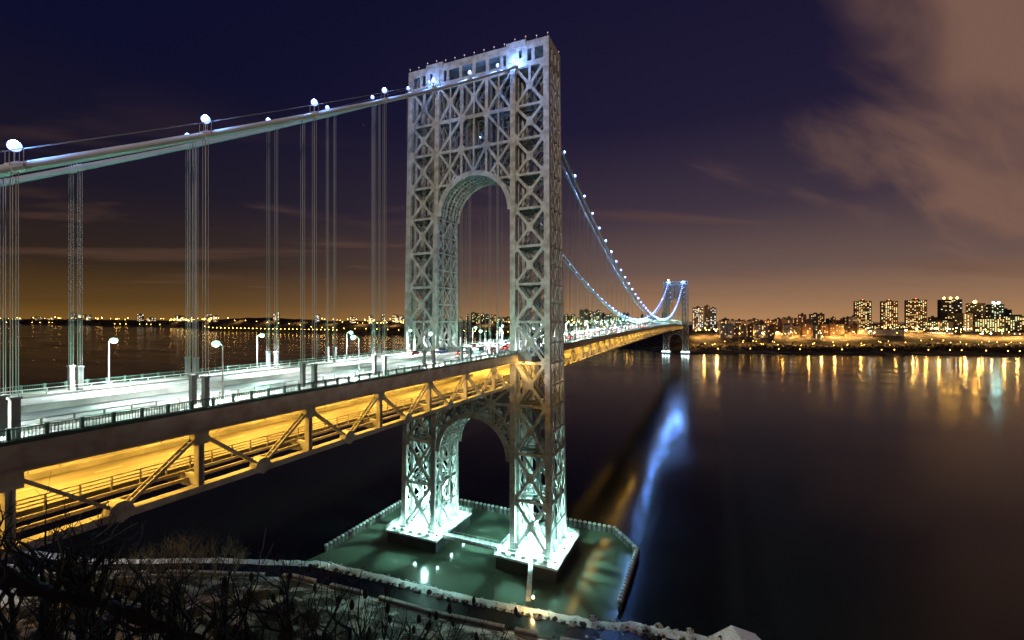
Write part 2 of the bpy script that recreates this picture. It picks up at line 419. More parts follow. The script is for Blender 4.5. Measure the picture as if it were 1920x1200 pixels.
# ------------------------------------------------------------------ tower
ZL = [5, 22.8, 39.1, 55.8, 71, 85.3, 98.6, 111.9, 125.2, 137.2, 149.9, 161.6, 175.5]
def tz(z): return (z - 5) / 179
def ox(z): return 31.1 - 1.8 * tz(z)
def ix(z): return 15.6 - .85 * tz(z)
def hy(z): return 8.4 - 2.5 * tz(z)
PL = [-1, -.4, .4, 1]
def seg_outside(a, b, c, r):       # keep the part of a->b outside a circle (x,z)
    out = []; n = 40; run = None
    for i in range(n + 1):
        p = (a[0] + (b[0] - a[0]) * i / n, a[1] + (b[1] - a[1]) * i / n)
        ok = math.hypot(p[0] - c[0], p[1] - c[1]) > r and p[1] > c[1] - .1
        if ok and run is None: run = p
        if (not ok) and run is not None: out.append((run, p)); run = None
        last = p
    if run is not None and run != last: out.append((run, last))
    return out
def make_tower():
    o = (0, YT, 5)
    T = thing('bridge_tower', 'tall near steel lattice bridge tower with floodlit base and arched openings', 'bridge tower', o)
    Y = lambda f, z: YT + f * hy(z)
    for sx in (-1, 1):
        fr = MB()         # struts tying the planes together at each level
        for z in ZL[1:]:
            for f0, f1 in zip(PL, PL[1:]):
                for xx in (ix(z) + .9, ox(z) - .9, (ix(z) + ox(z)) / 2):
                    fr.beam((sx * xx, Y(f0, z), z), (sx * xx, Y(f1, z), z), .6, .8)
                fr.beam((sx * (ix(z) + .9), Y(f0, z), z), (sx * (ox(z) - .9), Y(f1, z), z), .35, .4)
        xm = lambda z: sx * (ix(z) + ox(z)) / 2
        fr.beam((xm(22), YT, 22), (xm(176), YT, 176), 1.5, 1.5)
        for z in ZL[1:]: fr.beam((sx * (ix(z) + .9), YT, z), (sx * (ox(z) - .9), YT, z), .5, .6)
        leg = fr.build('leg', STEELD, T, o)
        for f in PL:
            for side in (0, 1):
                mb = MB(); ed = abs(f) == 1
                def X(z): return (ix(z) + 1.05) if side == 0 else (ox(z) - 1.05)
                w, h = (1.95, 1.3) if ed else (1.3, .9)
                mb.beam((sx * X(5), Y(f, 5), 5), (sx * X(184), Y(f, 184) - 0 * f, 183.2 if not ed else 183.2), w, h)
                if ed:
                    for e in (-.8, .8):
                        mb.beam((sx * X(5) + e, Y(f, 5) + f * .69, 5), (sx * X(184) + e, Y(f, 184) + f * .69, 175.3), .32, .12)
                    z = 8
                    while z < 174:
                        mb.beam((sx * X(z) - .65, Y(f, z) + f * .71, z), (sx * X(z) + .65, Y(f, z) + f * .71, z), .18, .16, (0, 0, 1)); z += 2.9
                    fy = Y(f, 5)
                    mb.box(sx * X(5) - 1.5, sx * X(5) + 1.5, fy - 1.2, fy + 1.2, 5.0, 5.9)
                mb.build('column', STEEL, leg, o)
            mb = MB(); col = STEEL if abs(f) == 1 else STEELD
            for z0, z1 in zip(ZL, ZL[1:]):
                if z0 == 5: z0 = 6.2
                a = (sx * (ix(z0) + 1.9), Y(f, z0), z0); b = (sx * (ox(z0) - 1.9), Y(f, z0), z0)
                c = (sx * (ix(z1) + 1.9), Y(f, z1), z1); d = (sx * (ox(z1) - 1.9), Y(f, z1), z1)
                w = .98 if abs(f) == 1 else .62
                mb.beam(a, d, .55, w, (0, 1, 0)); mb.beam(b, c, .50, w, (0, 1, 0)); mb.beam(c, d, .6, .85 if abs(f) == 1 else .6, (0, 1, 0))
                m = Vector([(a[i] + b[i] + c[i] + d[i]) / 4 for i in range(3)])
                if abs(f) == 1:
                    g = 1.35; mb.plate([m + Vector((g * math.cos(q), 0, g * 1.25 * math.sin(q))) for q in [R(22.5 + 45 * i) for i in range(8)]], (0, 1, 0), .72)
                    for P, s1, s2 in ((a, sx, 1), (b, -sx, 1), (c, sx, -1), (d, -sx, -1)):
                        P = Vector(P); P.x -= s1 * .1
                        mb.plate([P, P + Vector((s1 * 2.1, 0, 0)), P + Vector((s1 * 1.0, 0, s2 * 1.5)), P + Vector((0, 0, s2 * 2.6))], (0, 1, 0), .66)
                else:
                    mb.plate([m + Vector((.85 * math.cos(q), 0, 1.0 * math.sin(q))) for q in [R(22.5 + 45 * i) for i in range(8)]], (0, 1, 0), .6)
                if z1 == ZL[-1]:
                    mb.beam(m, ((c[0] + d[0]) / 2, c[1], z1), .5, .9, (0, 1, 0))
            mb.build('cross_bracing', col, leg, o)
        for side in (0, 1):
            mb = MB()
            def X(z): return (ix(z) + .35) if side == 0 else (ox(z) - .35)
            for z0, z1 in zip(ZL, ZL[1:]):
                zm = (z0 + z1) / 2
                for q0, q1 in ((z0, zm), (zm, z1)):
                    for f0, f1 in zip(PL, PL[1:]):
                        if f0 == -.4 and q0 > z0: pass
                        A = (sx * X(q0), Y(f0, q0), q0); B = (sx * X(q1), Y(f1, q1), q1); Cc = (sx * X(q0), Y(f1, q0), q0); D = (sx * X(q1), Y(f0, q1), q1)
                        mb.beam(A, B, .34, .44, (1, 0, 0)); mb.beam(Cc, D, .30, .44, (1, 0, 0)); mb.beam(D, B, .4, .55, (1, 0, 0))
                        cc = (Vector(A) + Vector(B)) / 2
                        mb.plate([cc + Vector((0, .6 * math.cos(q), .8 * math.sin(q))) for q in [R(30 + 60 * i) for i in range(6)]], (1, 0, 0), .45)
            mb.build('side_lacing', STEEL, leg, o)
    # portals between the legs
    for name, cz, top in (('upper_portal', 125.6, 175.5), ('lower_portal', 36.0, 62.0)):
        pm = MB()
        for z in ((161.6, 149.9) if cz > 100 else (55.8,)):
            for xx in (-5.2, 5.2, 0):
                for f0, f1 in zip(PL, PL[1:]): pm.beam((xx, Y(f0, z), z), (xx, Y(f1, z), z), .6, .9)
        if cz > 100:
            for xx in (-3, 3): pm.tube([(xx, YT, 142), (xx, YT, 176)], .8, 10)
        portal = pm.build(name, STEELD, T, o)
        for f in PL:
            mb = MB(); A = ix(150) + .2; w = .9 if abs(f) == 1 else .6
            if cz > 100:
                M = []
                for x0, x1 in ((-A, -5.2), (-5.2, 5.2), (5.2, A)):
                    M += [((x0, 175.5), (x1, 161.6), w), ((x1, 175.5), (x0, 161.6), w), (((x0 + x1) / 2, 175.5), ((x0 + x1) / 2, 161.6), .55)]
                    pc = ((x0 + x1) / 2, 168.55)
                    mb.plate([(pc[0] + 1.3 * math.cos(q), Y(f, pc[1]), pc[1] + 1.5 * math.sin(q)) for q in [R(22.5 + 45 * i) for i in range(8)]], (0, 1, 0), .7)
                M += [((-A, 161.6), (A, 161.6), 1.3), ((-A, 149.9), (A, 149.9), 1.0), ((-A, 174.9), (A, 174.9), 1.4)]
                for s in (-1, 1):
                    M += [((s * 5.2, 175.5), (s * 5.2, 149), 1.2), ((s * 10.1, 161.6), (s * 10.1, 130), .6),
                          ((s * 5.2, 161.6), (s * A, 149.9), w), ((s * 5.2, 149.9), (s * A, 136.5), w), ((s * 5.2, 149.9), (0, 141), w * .9), ((s * A, 149.9), (s * 6.5, 139), w * .9),
                          ((s * A, 137.2), (s * 8, 137.2), .8), ((s * A, 125.2), (s * 8, 141), .8), ((s * 5.2, 149), (s * 5.2, 139), .8), ((s * 11.5, 149.9), (s * 11.5, 149.91), .5)]
                    for gx, gz in ((s * 5.2, 149.9), (s * 5.2, 161.6)):
                        mb.plate([(gx + 1.7 * math.cos(q), Y(f, gz), gz + 1.7 * math.sin(q)) for q in [R(22.5 + 45 * i) for i in range(8)]], (0, 1, 0), .74)
                M += [((0, 161.6), (0, 141), .6)]
            else:
                A = ix(50) + .2
                M = [((-A, 55.8), (A, 55.8), 1.0), ((-A, 62), (A, 62), 1.0), ((0, 62), (0, 50), .8)]
                for s in (-1, 1):
                    M += [((s * 7.6, 62), (s * 7.6, 46), .8), ((0, 62), (s * 7.6, 55.8), .8), ((s * A, 62), (s * 7.6, 55.8), .8), ((s * 7.6, 55.8), (s * A, 46.5), .9), ((s * A, 55.8), (s * 10.5, 46), .9), ((s * 7.6, 55.8), (0, 50.8), .8), ((s * A, 46), (s * 9, 46), .7)]
                    mb.plate([(s * 7.6 + 1.9 * math.cos(q), Y(f, 55.8), 55.8 + 1.9 * math.sin(q)) for q in [R(22.5 + 45 * i) for i in range(8)]], (0, 1, 0), .74)
            for a, b, ww in M:
                for p, q in seg_outside(a, b, (0, cz), 14.9):
                    mb.beam((p[0], Y(f, p[1]), p[1]), (q[0], Y(f, q[1]), q[1]), .5, ww, (0, 1, 0))
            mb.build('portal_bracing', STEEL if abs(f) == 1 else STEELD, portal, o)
        # arch: heavy ribs in each plane, light lattice barrel between them
        ribs = MB(); n = 30
        for f in PL + [-.7, 0, .7]:
            heavy = f in (-1, 1); r0, r1 = (13.9, 15.7) if heavy else ((14.2, 15.4) if f in PL else (14.2, 14.7))
            th = .75 if heavy else (.5 if f in PL else .3)
            for i in range(n):
                a0, a1 = math.pi * i / n, math.pi * (i + 1) / n
                P = [(r * math.cos(a), cz + r * math.sin(a)) for r, a in ((r0, a0), (r1, a0), (r1, a1), (r0, a1))]
                ribs.plate([(x, Y(f, z), z) for x, z in P], (0, 1, 0), th)
        for i in range(1, n):
            a = math.pi * i / n; x, z = 14.45 * math.cos(a), cz + 14.45 * math.sin(a)
            ribs.beam((x, Y(-1, z), z), (x, Y(1, z), z), .3, .35)
        ribs.build('arch_rib', STEEL, portal, o)
        # vertical lacing below the springing on the inner leg faces is part of the legs
    # housing on top
    hm = MB(); E = ox(184); Yf = hy(180) + .45
    OPEN = [(.7, 5), (6.2, 10.8), (11.8, 13.1), (14.9, 15.9), (18.1, 19.2), (21.3, 22.9), (24.1, 28.4)]
    hm.box(-E, E, YT - Yf, YT + Yf, 183.3, 184)
    hm.box(-E, E, YT - Yf + .6, YT + Yf - .6, 175.6, 176.2)
    hs = hm.build('top_housing', STEEL, T, o)
    for f in (-1, 1):
        mb = MB(); y0, y1 = sorted((YT + f * Yf, YT + f * (Yf - .5)))
        for s in (-1, 1):
            def bx(a, b, z0, z1, t=0):
                a, b = sorted((s * a, s * b)); mb.box(a, b, y0 - t, y1 + t, z0, z1)
            prev = 0
            for a, b in OPEN:
                z0, z1 = (178.6, 181.4) if 14 < a < 20 else (177.0, 181.2)
                bx(prev, a, 175.2, 183.3)
                bx(a, b, 175.2, z0); bx(a, b, z1, 183.3)
                prev = b
            bx(prev, E, 175.2, 183.3)
            bx(13.3, 20.8, 182.6, 184.7, .35); bx(13.3, 20.8, 181.9, 182.6, .12)
            bx(0, E, 175.4, 175.75, .12)
        mb.build('window_band', STEEL, hs, o)
    for s in (-1, 1):
        mb = MB(); x0, x1 = sorted((s * E, s * (E - .5))); prev = -Yf + .5
        for a, b in ((-4.6, -2.6), (-1, 1), (2.6, 4.6)):
            mb.box(x0, x1, YT + prev, YT + a, 175.2, 183.3); mb.box(x0, x1, YT + a, YT + b, 175.2, 177); mb.box(x0, x1, YT + a, YT + b, 181.2, 183.3); prev = b
        mb.box(x0, x1, YT + prev, YT + Yf - .5, 175.2, 183.3)
        mb.build('end_wall', STEEL, hs, o)
    # walkway platforms inside the legs at roadway level
    for s in (-1, 1):
        mb = MB(); x0, x1 = sorted((s * (ix(75) + 1.2), s * (ox(75) - 6)))
        mb.box(x0, x1, YT - hy(75) - 2.6, YT + hy(75) + 2.6, 71.7, 73.6)
        mb.box(x0, x1, YT - hy(75) - 2.7, YT - hy(75) - 2.55, 73.6, 75.2)
        mb.box(x0 + .01, x1 - .01, YT + hy(75) + 2.55, YT + hy(75) + 2.7, 73.6, 75.2)
        for k in range(6): mb.box(x0 + k * 1.3 + .3, x0 + k * 1.3 + 1.0, YT - 4 + (k % 3) * 2, YT - 2.8 + (k % 3) * 2, 73.6, 75.4 + (k % 2))
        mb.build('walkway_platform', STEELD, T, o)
    return T
TW = make_tower()
tw_tree = remember(TW)
FT = copy_tree(tw_tree, loc=(0, YF, 5), label='distant twin lattice tower on the far shore, red beacon lamp on its top left')

# lamp standards on the tower roofs
mb = MB(); mb.tube([(0, 0, 0), (0, 0, 1.1)], .06, 5); ff = mb.build('beacon_lamp', STEEL); 
mb = MB(); mb.ball((0, 0, 1.25), .24, 7, 5); bulb = mb.build('bulb', mat('dim_bulb', (.7, .6, .6), .4, emit=(1, .5, .45), es=.5, sampling='NONE'), ff)
tag(ff, 'small ball lamp on the roof edge of the near tower', 'lamp', 'small lamps along the near tower roof')
fft = remember(ff); first = True
for f in (-1, 1):
    for k in range(15):
        x = -28.8 + k * 57.6 / 14; zz = 184.7 if 13.3 < abs(x) < 20.8 else 184
        loc = (x, YT + f * (hy(182) + .2), zz)
        if first: ff.location = loc; first = False
        else: copy_tree(fft, loc=loc)
mb = MB(); mb.tube([(0, 0, 0), (0, 0, 4)], .3, 6); rb = mb.build('beacon_mast', STEEL); rb.location = (-18, YF, 184)
tag(rb, 'aviation beacon glowing reddish white on top of the far tower', 'beacon')
MB().ball((0, 0, 4.6), 2.0, 10, 8).build('beacon_light', em('beacon_white_red', (1, .62, .5), 7), rb)

# ------------------------------------------------------------------ piers, footbridge, gangway, fender ring
def pier(sx, yc, label, floods):
    x0, x1 = sorted((sx * 12.2, sx * 34.3)); o = ((x0 + x1) / 2, yc, 0); y0, y1 = yc - 13.2, yc + 12.6
    P = thing('bridge_pier', label, 'pier', o, 'floodlit tower piers')
    b = MB(); b.box(x0, x1, y0, y1, -4, 4.3).build('pier_block', DARKC, P, o)
    b = MB(); b.box(x0 - .5, x1 + .5, y0 - .5, y1 + .5, 4.3, 5.0).build('pier_deck', CONCW, P, o)
    r = MB(); n = 0
    e = .35
    cs = [(x0 - e, y0 - e), (x1 + e, y0 - e), (x1 + e, y1 + e), (x0 - e, y1 + e)]
    for i in range(4):
        a, c = Vector(cs[i]), Vector(cs[(i + 1) % 4]); L = (c - a).length; k = int(L / 2.0)
        for j in range(k): p = a.lerp(c, j / k); r.beam((p.x, p.y, 5), (p.x, p.y, 6.6), .09)
        for z in (5.55, 6.1, 6.6): r.beam((a.x, a.y, z), (c.x, c.y, z), .07)
    r.build('railing', mat('galvanized_rail', (.5, .5, .5), .5), P, o)
    m = MB()
    for k in range(5): m.box(x0 + 1.5 + k * 3.9, x0 + 3.0 + k * 3.9, y0 + 1.2, y0 + 2.2, 5, 5.9)
    m.build('equipment_box', CONCW, P, o)
    if floods:
        for (fx, fy) in ((x0 + 1.6, y0 + 3.2), (x1 - 1.6, y0 + 3.2), (x0 + 1.6, y1 - 3), (x1 - 1.6, y1 - 3), ((x0 + x1) / 2, y0 + 2.6), ((x0 + x1) / 2, yc), (x0 + 1.4, yc), (x1 - 1.4, yc)):
            f = MB(); f.box(fx - .45, fx + .45, fy - .3, fy + .3, 5.0, 5.7)
            fo = f.build('floodlight', BLACK, P, o)
            MB().box(fx - .4, fx + .4, fy - .28, fy + .28, 5.7, 5.74).build('lamp_face', E_FLOOD, fo, o)
            lamp('POINT', (fx - o[0], fy - o[1], 6.9), (.46, 1, .88), 2900, .35, 'flood_glow', P)
        for fy in (-4.5, 4.5): lamp('POINT', (0, fy, 15), (.46, 1, .86), 34000, .15, 'flood_inner', P)
        for fx in (x0 + 6, x1 - 6):
            for fy in (yc - 5, yc + 4):
                lamp('SPOT', (fx - o[0], fy - o[1], 6.2), (.50, 1, .92), 6500, .4, 'flood_up', P, rot=(math.pi, 0, 0), spot=R(95), blend=.8)
    return P
pier(-1, YT, 'left floodlit pier carrying the far leg of the near tower', True)
pier(1, YT, 'right floodlit pier carrying the near leg of the near tower', True)
for s, l in ((-1, 'distant left pier under the far tower'), (1, 'distant right pier under the far tower')):
    P = pier(s, YF, l, False)
    for k in (-7, 0, 7): lamp('POINT', (k, -15.5, 5), (.7, 1, .97), 2500, 1.2, 'flood_glow', P)
    for k in (-8, -3, 3, 8):
        f = MB(); f.box(s * 23 + k - 1.2, s * 23 + k + 1.2, YF - 14.4, YF - 14, 5.0, 7.6); f.build('floodlight', em('far_flood', (.75, 1, .98), 5), P, (s * 23.25, YF, 0))
g = thing('footbridge', 'narrow snowy footbridge between the two tower piers', 'footbridge', (0, YT - 6, 4.5))
mb = MB(); mb.beam((-12.6, YT - 8, 5.1), (12.4, YT - 8, 5.1), 2.2, .5, (0, 1, 0)); mb.build('walkway', CONCW, g, (0, YT - 6, 4.5))
mb = MB()
for yy in (YT - 9.1, YT - 6.9):
    mb.beam((-12.6, yy, 6.3), (12.4, yy, 6.3), .1); mb.beam((-12.6, yy, 4.4), (12.4, yy, 4.4), .35, .6)
    for k in range(13): mb.beam((-12.6 + k * 2.08, yy, 4.4), (-12.6 + k * 2.08, yy, 6.3), .1)
mb.build('truss_railing', STEEL, g, (0, YT - 6, 4.5))
ga, gb = Vector((25.5, YT - 13.6, 5.0)), Vector((31.5, shore(31.5) - 1.5, 4.0))
g = thing('gangway', 'sloping metal gangway from the right pier to the snowy bank', 'gangway', ga)
mb = MB(); mb.beam(ga, gb, 1.5, .3, (1, 0, 0)); mb.build('walkway', CONCW, g, ga)
mb = MB()
for s in (-.75, .75):
    u = Vector((s, 0, 0)); mb.beam(ga + u + Vector((0, 0, 1.1)), gb + u + Vector((0, 0, 1.1)), .09)
    for k in range(9): p = ga.lerp(gb, k / 8) + u; mb.beam(p, p + Vector((0, 0, 1.1)), .08)
mb.build('handrail', STEEL, g, ga)
# dock lamp at the shore end
dl = (33.6, shore(33.6) - 3.2, 3.3)
g = thing('dock_lamp', 'yellow lamp on a short post where the gangway meets the bank', 'lamp', dl)
MB().tube([(0, 0, 0), (0, 0, 3.0)], .08, 6).build('post', BLACK, g); MB().ball((0, 0, 3.1), .34, 8, 6).build('globe', E_YEL, g)
lamp('POINT', (0, -.3, 3.6), (1, .70, .26), 1500, .25, 'dock_light', g)
pp = (21, shore(21) - 2.2, 3.2); g = thing('utility_pole', 'thin bare pole standing on the snow bank before the right pier', 'pole', pp)
MB().tube([(0, 0, 0), (0, 0, 8)], [.12, .08], 6).tube([(0, 0, 7.6), (1.6, 0, 7.4)], .05, 5).build('pole', BARK2, g)

RING = [ground(612, 1024, 2), ground(750, 942, 2), ground(865, 939, 2), ground(955, 957, 2), ground(1070, 976, 2), ground(1152, 991, 2), ground(1195, 1031, 2), ground(1160, 1136, 2)]
def ring():
    wall = MB(); pm = MB(); pm.lathe((0, 0, -1), [(.55, 0), (.55, 3.3)], 8); me = pm.mesh('fender_pile', mat('pile_timber', (.14, .13, .12), .8))
    cm = MB(); cm.lathe((0, 0, 2.3), [(.78, 0), (.7, .45), (.2, .7)], 8); cme = cm.mesh('pile_cap', CONCW)
    cnt = 0
    for a, b in zip(RING, RING[1:]):
        wall.beam((a.x, a.y, .6), (b.x, b.y, .6), .5, 2.2, (b - a).cross(Vector((0, 0, 1))))
        L = (b - a).length; k = max(1, int(L / 1.95))
        for j in range(k):
            p = a.lerp(b, j / k)
            q = bpy.data.objects.new('fender_pile', me); C.objects.link(q); q.location = (p.x, p.y, 0)
            tag(q, 'round timber pile with a white cap in the fender ring around the piers', 'pile', 'piles of the fender ring')
            c = bpy.data.objects.new('pile_cap', cme); C.objects.link(c); c.parent = q; cnt += 1
    tag(wall.build('fender_wall', DARKC), 'low dark fender wall curving around both tower piers in the river', 'wall')
ring()
def basin():
    m = bpy.data.materials.new('shallow_turbid_water'); m.use_nodes = True; nt = m.node_tree; b = nt.nodes['Principled BSDF']
    b.inputs['Base Color'].default_value = (.085, .118, .085, 1); b.inputs['Roughness'].default_value = .12; b.inputs['IOR'].default_value = 1.33
    tc = nt.nodes.new('ShaderNodeTexCoord'); nz = nt.nodes.new('ShaderNodeTexNoise'); nt.links.new(tc.outputs['Object'], nz.inputs[0]); nz.inputs['Scale'].default_value = .12
    bp = nt.nodes.new('ShaderNodeBump'); bp.inputs['Strength'].default_value = .12; nt.links.new(nz.outputs[0], bp.inputs['Height']); nt.links.new(bp.outputs[0], b.inputs['Normal'])
    mb = MB(); P = [(p.x, p.y, .006) for p in RING] + [(x, shore(x) - 1, .006) for x in range(int(RING[-1].x), int(RING[0].x) - 4, -6)]
    mb.v = P; mb.face(*range(len(P)))
    o = struct('basin_water', mb, m)
basin()
# ------------------------------------------------------------------ cables, suspenders, necklace lamps
def main_cables():
    for s in (-1, 1):
        for k in (-1, 1):
            x = s * XC + k * 1.37; pts = []
            y = -40.
            while y < YT - 7: pts.append((x, y, cable_z(y))); y += 9
            for yy in (YT - 7, YT - 3.5, YT, YT + 3.5, YT + 7): pts.append((x, yy, 0))
            ys = YT + 12
            # smooth saddle
            z1, z2 = cable_z(YT - 7), cable_z(YT + 7)
            zs = [z1, z1 + 1.9, max(z1, z2) + 2.0, z2 + 1.6, z2]
            for i in range(5): pts[-5 + i] = (x, pts[-5 + i][1], zs[i])
            while ys < YF - 2: pts.append((x, ys, cable_z(ys))); ys += 12
            pts.append((x, YF, cable_z(YF))); pts.append((x, YF + 195, cable_z(YF + 195)))
            side = 'near' if s > 0 else 'far'; io = 'outer' if s * k > 0 else 'inner'
            ca = tag(MB().tube(pts, .46, 10).build('main_cable', CABLE, smooth=True), f'thick wrapped {io} main cable on the {side} side of the bridge', 'cable', 'main suspension cables')
            hr = MB()                                        # hand ropes above the cable
            if s * k > 0:
                for e in (-.45, .45):
                    hr.tube([(p[0] + e, p[1], p[2] + 1.75) for p in pts], .03, 4)
                for yy in panel_ys():
                    for e in (-.45, .45):
                        for q in (-.5, .5): hr.beam((x + e, yy + q, cable_z(yy + q)), (x + e, yy + q, cable_z(yy + q) + 1.75), .05)
                hr.build('hand_rope', ROPE, ca)
def panel_ys():
    ys = [P0 + PAN * k for k in range(-2, 7)]
    y = YT + 13.5
    while y < YF - 8: ys.append(y); y += PAN
    return ys
PY = panel_ys()
main_cables()
def suspenders():
    # one sleeve mesh and one clamp mesh shared by all; ropes differ in length
    sl = MB(); sl.box(-.34, .34, -.34, .34, 0, 4.0); sl.box(-.44, .44, -.44, .44, 4.0, 4.25); sm = sl.mesh('sleeve', STEELD)
    cl = MB(); cl.tube([(0, -.5, 0), (0, .5, 0)], .56, 10); cm = cl.mesh('clamp', CABLE)
    for s in (-1, 1):
        for k in (-1, 1):
            x = s * XC + k * 1.37; side = 'near' if s > 0 else 'far'; io = 'outer' if s * k > 0 else 'inner'
            mi = 0; si = 0
            for y in PY:
                zb = DECK + dz(y); zt = cable_z(y)
                if zt - zb < 1.5: continue
                if y < YT: si += 1; lab = f'{ORD[9 - si - 1] if si < 10 else "next"} suspender left of the near tower hanging from the {side} side {io} cable'; grp = 'suspenders of the side span'
                else:
                    mi += 1; grp = 'suspenders of the main span'
                    lab = f'{ORD[mi - 1]} suspender beyond the near tower on the {side} side {io} cable' if mi <= 10 else f'thin suspender in the distant run of the {side} side {io} cable, main span'
                o = (x, y, zb); t = thing('suspender', lab, 'suspender', o, grp)
                m = MB(); far = y > 400; r = .031 if not far else .05
                for ex, ey in ((-.26, -.2), (.26, -.2), (-.26, .2), (.26, .2)) if not far else ((-.2, 0), (.2, 0)):
                    z0 = min(zt - .3, zb + 3.9); nn = 1 if far else 10; m.tube([(x + ex, y + ey, z0 + (zt - .2 - z0) * i / nn) for i in range(nn + 1)], r, 4 if far else 5, False)
                m.build('wire_rope', ROPE, t, o)
                if not far or zt - zb > 5:
                    q = bpy.data.objects.new('sleeve', sm); C.objects.link(q); q.parent = t
                    if zt - zb < 4.5: q.scale.z = max(.1, (zt - zb - .5) / 4.3)
                q = bpy.data.objects.new('clamp', cm); C.objects.link(q); q.parent = t; q.location = (0, 0, zt - zb); 
                sl_ = math.atan((cable_z(y + 1) - cable_z(y - 1)) / 2); q.rotation_euler = (sl_, 0, 0)
suspenders()
def necklace():
    b = MB(); b.beam((0, 0, 0), (0, 0, 1.4), .08); b.box(-.2, .2, -.2, .2, 1.25, 1.4); br = b.build('cable_lamp', STEEL)
    g = MB().ball((0, 0, 1.75), .55, 12, 8).build('globe', E_NECK, br, smooth=True)
    br['label'] = 'x'; br['category'] = 'cable lamp'; t1 = remember(br)
    g2 = MB().ball((0, 0, 1.75), .75, 10, 7).mesh('globe', E_NECK)
    first = True; tops = [(s, YT - 6.5 - 0, ) for s in (-1, 1)]
    for s in (-1, 1):
        side = 'near' if s > 0 else 'far'; x = s * (XC + 1.37); n = 0; mi = 0
        ys = [y for y in PY if y < YT] + [YT - 9.5] + [y for y in PY if y > YT + 20] + [YF + 25, YF + 45, YF + 65, YF + 85]
        for y in ys:
            z = cable_z(y) + .4
            if y < YT: n += 1; lab = f'{ORD[len([q for q in PY if q < YT]) + 1 - n]} blue-white cable lamp left of the near tower, {side} side cable'; grp = 'cable lamps of the side span'
            else:
                mi += 1; grp = 'cable lamps of the main span'
                lab = f'{ORD[mi - 1]} blue-white cable lamp beyond the near tower, {side} side cable' if mi <= 14 else f'small blue-white lamp in the distant string on the {side} side cable'
            if first: o = br; o.location = (x, y, z); o['label'] = lab; o['group'] = grp; first = False
            else: o = copy_tree(t1, loc=(x, y, z), label=lab, group=grp)
            if y > 200: q = min(2.3, 1.1 + (y - 200) / 420); o.scale = (q, q, q)
            pw = 2200 if y < YT else (2600 if y < 200 else (6500 if y < 420 else 0))
            if s < 0 and y < YT: pw = 1200
            if YT - 60 < y < YT: pw *= 1.8
            if y > 420 and mi % 3 == 0: pw = 12000
            if pw: lamp('POINT', (0, 0, 2.7), (.17, .38, 1), pw * 1.35, .45, 'cable_lamp_light', o)
    # lamps set in the tower top by the saddles
necklace()

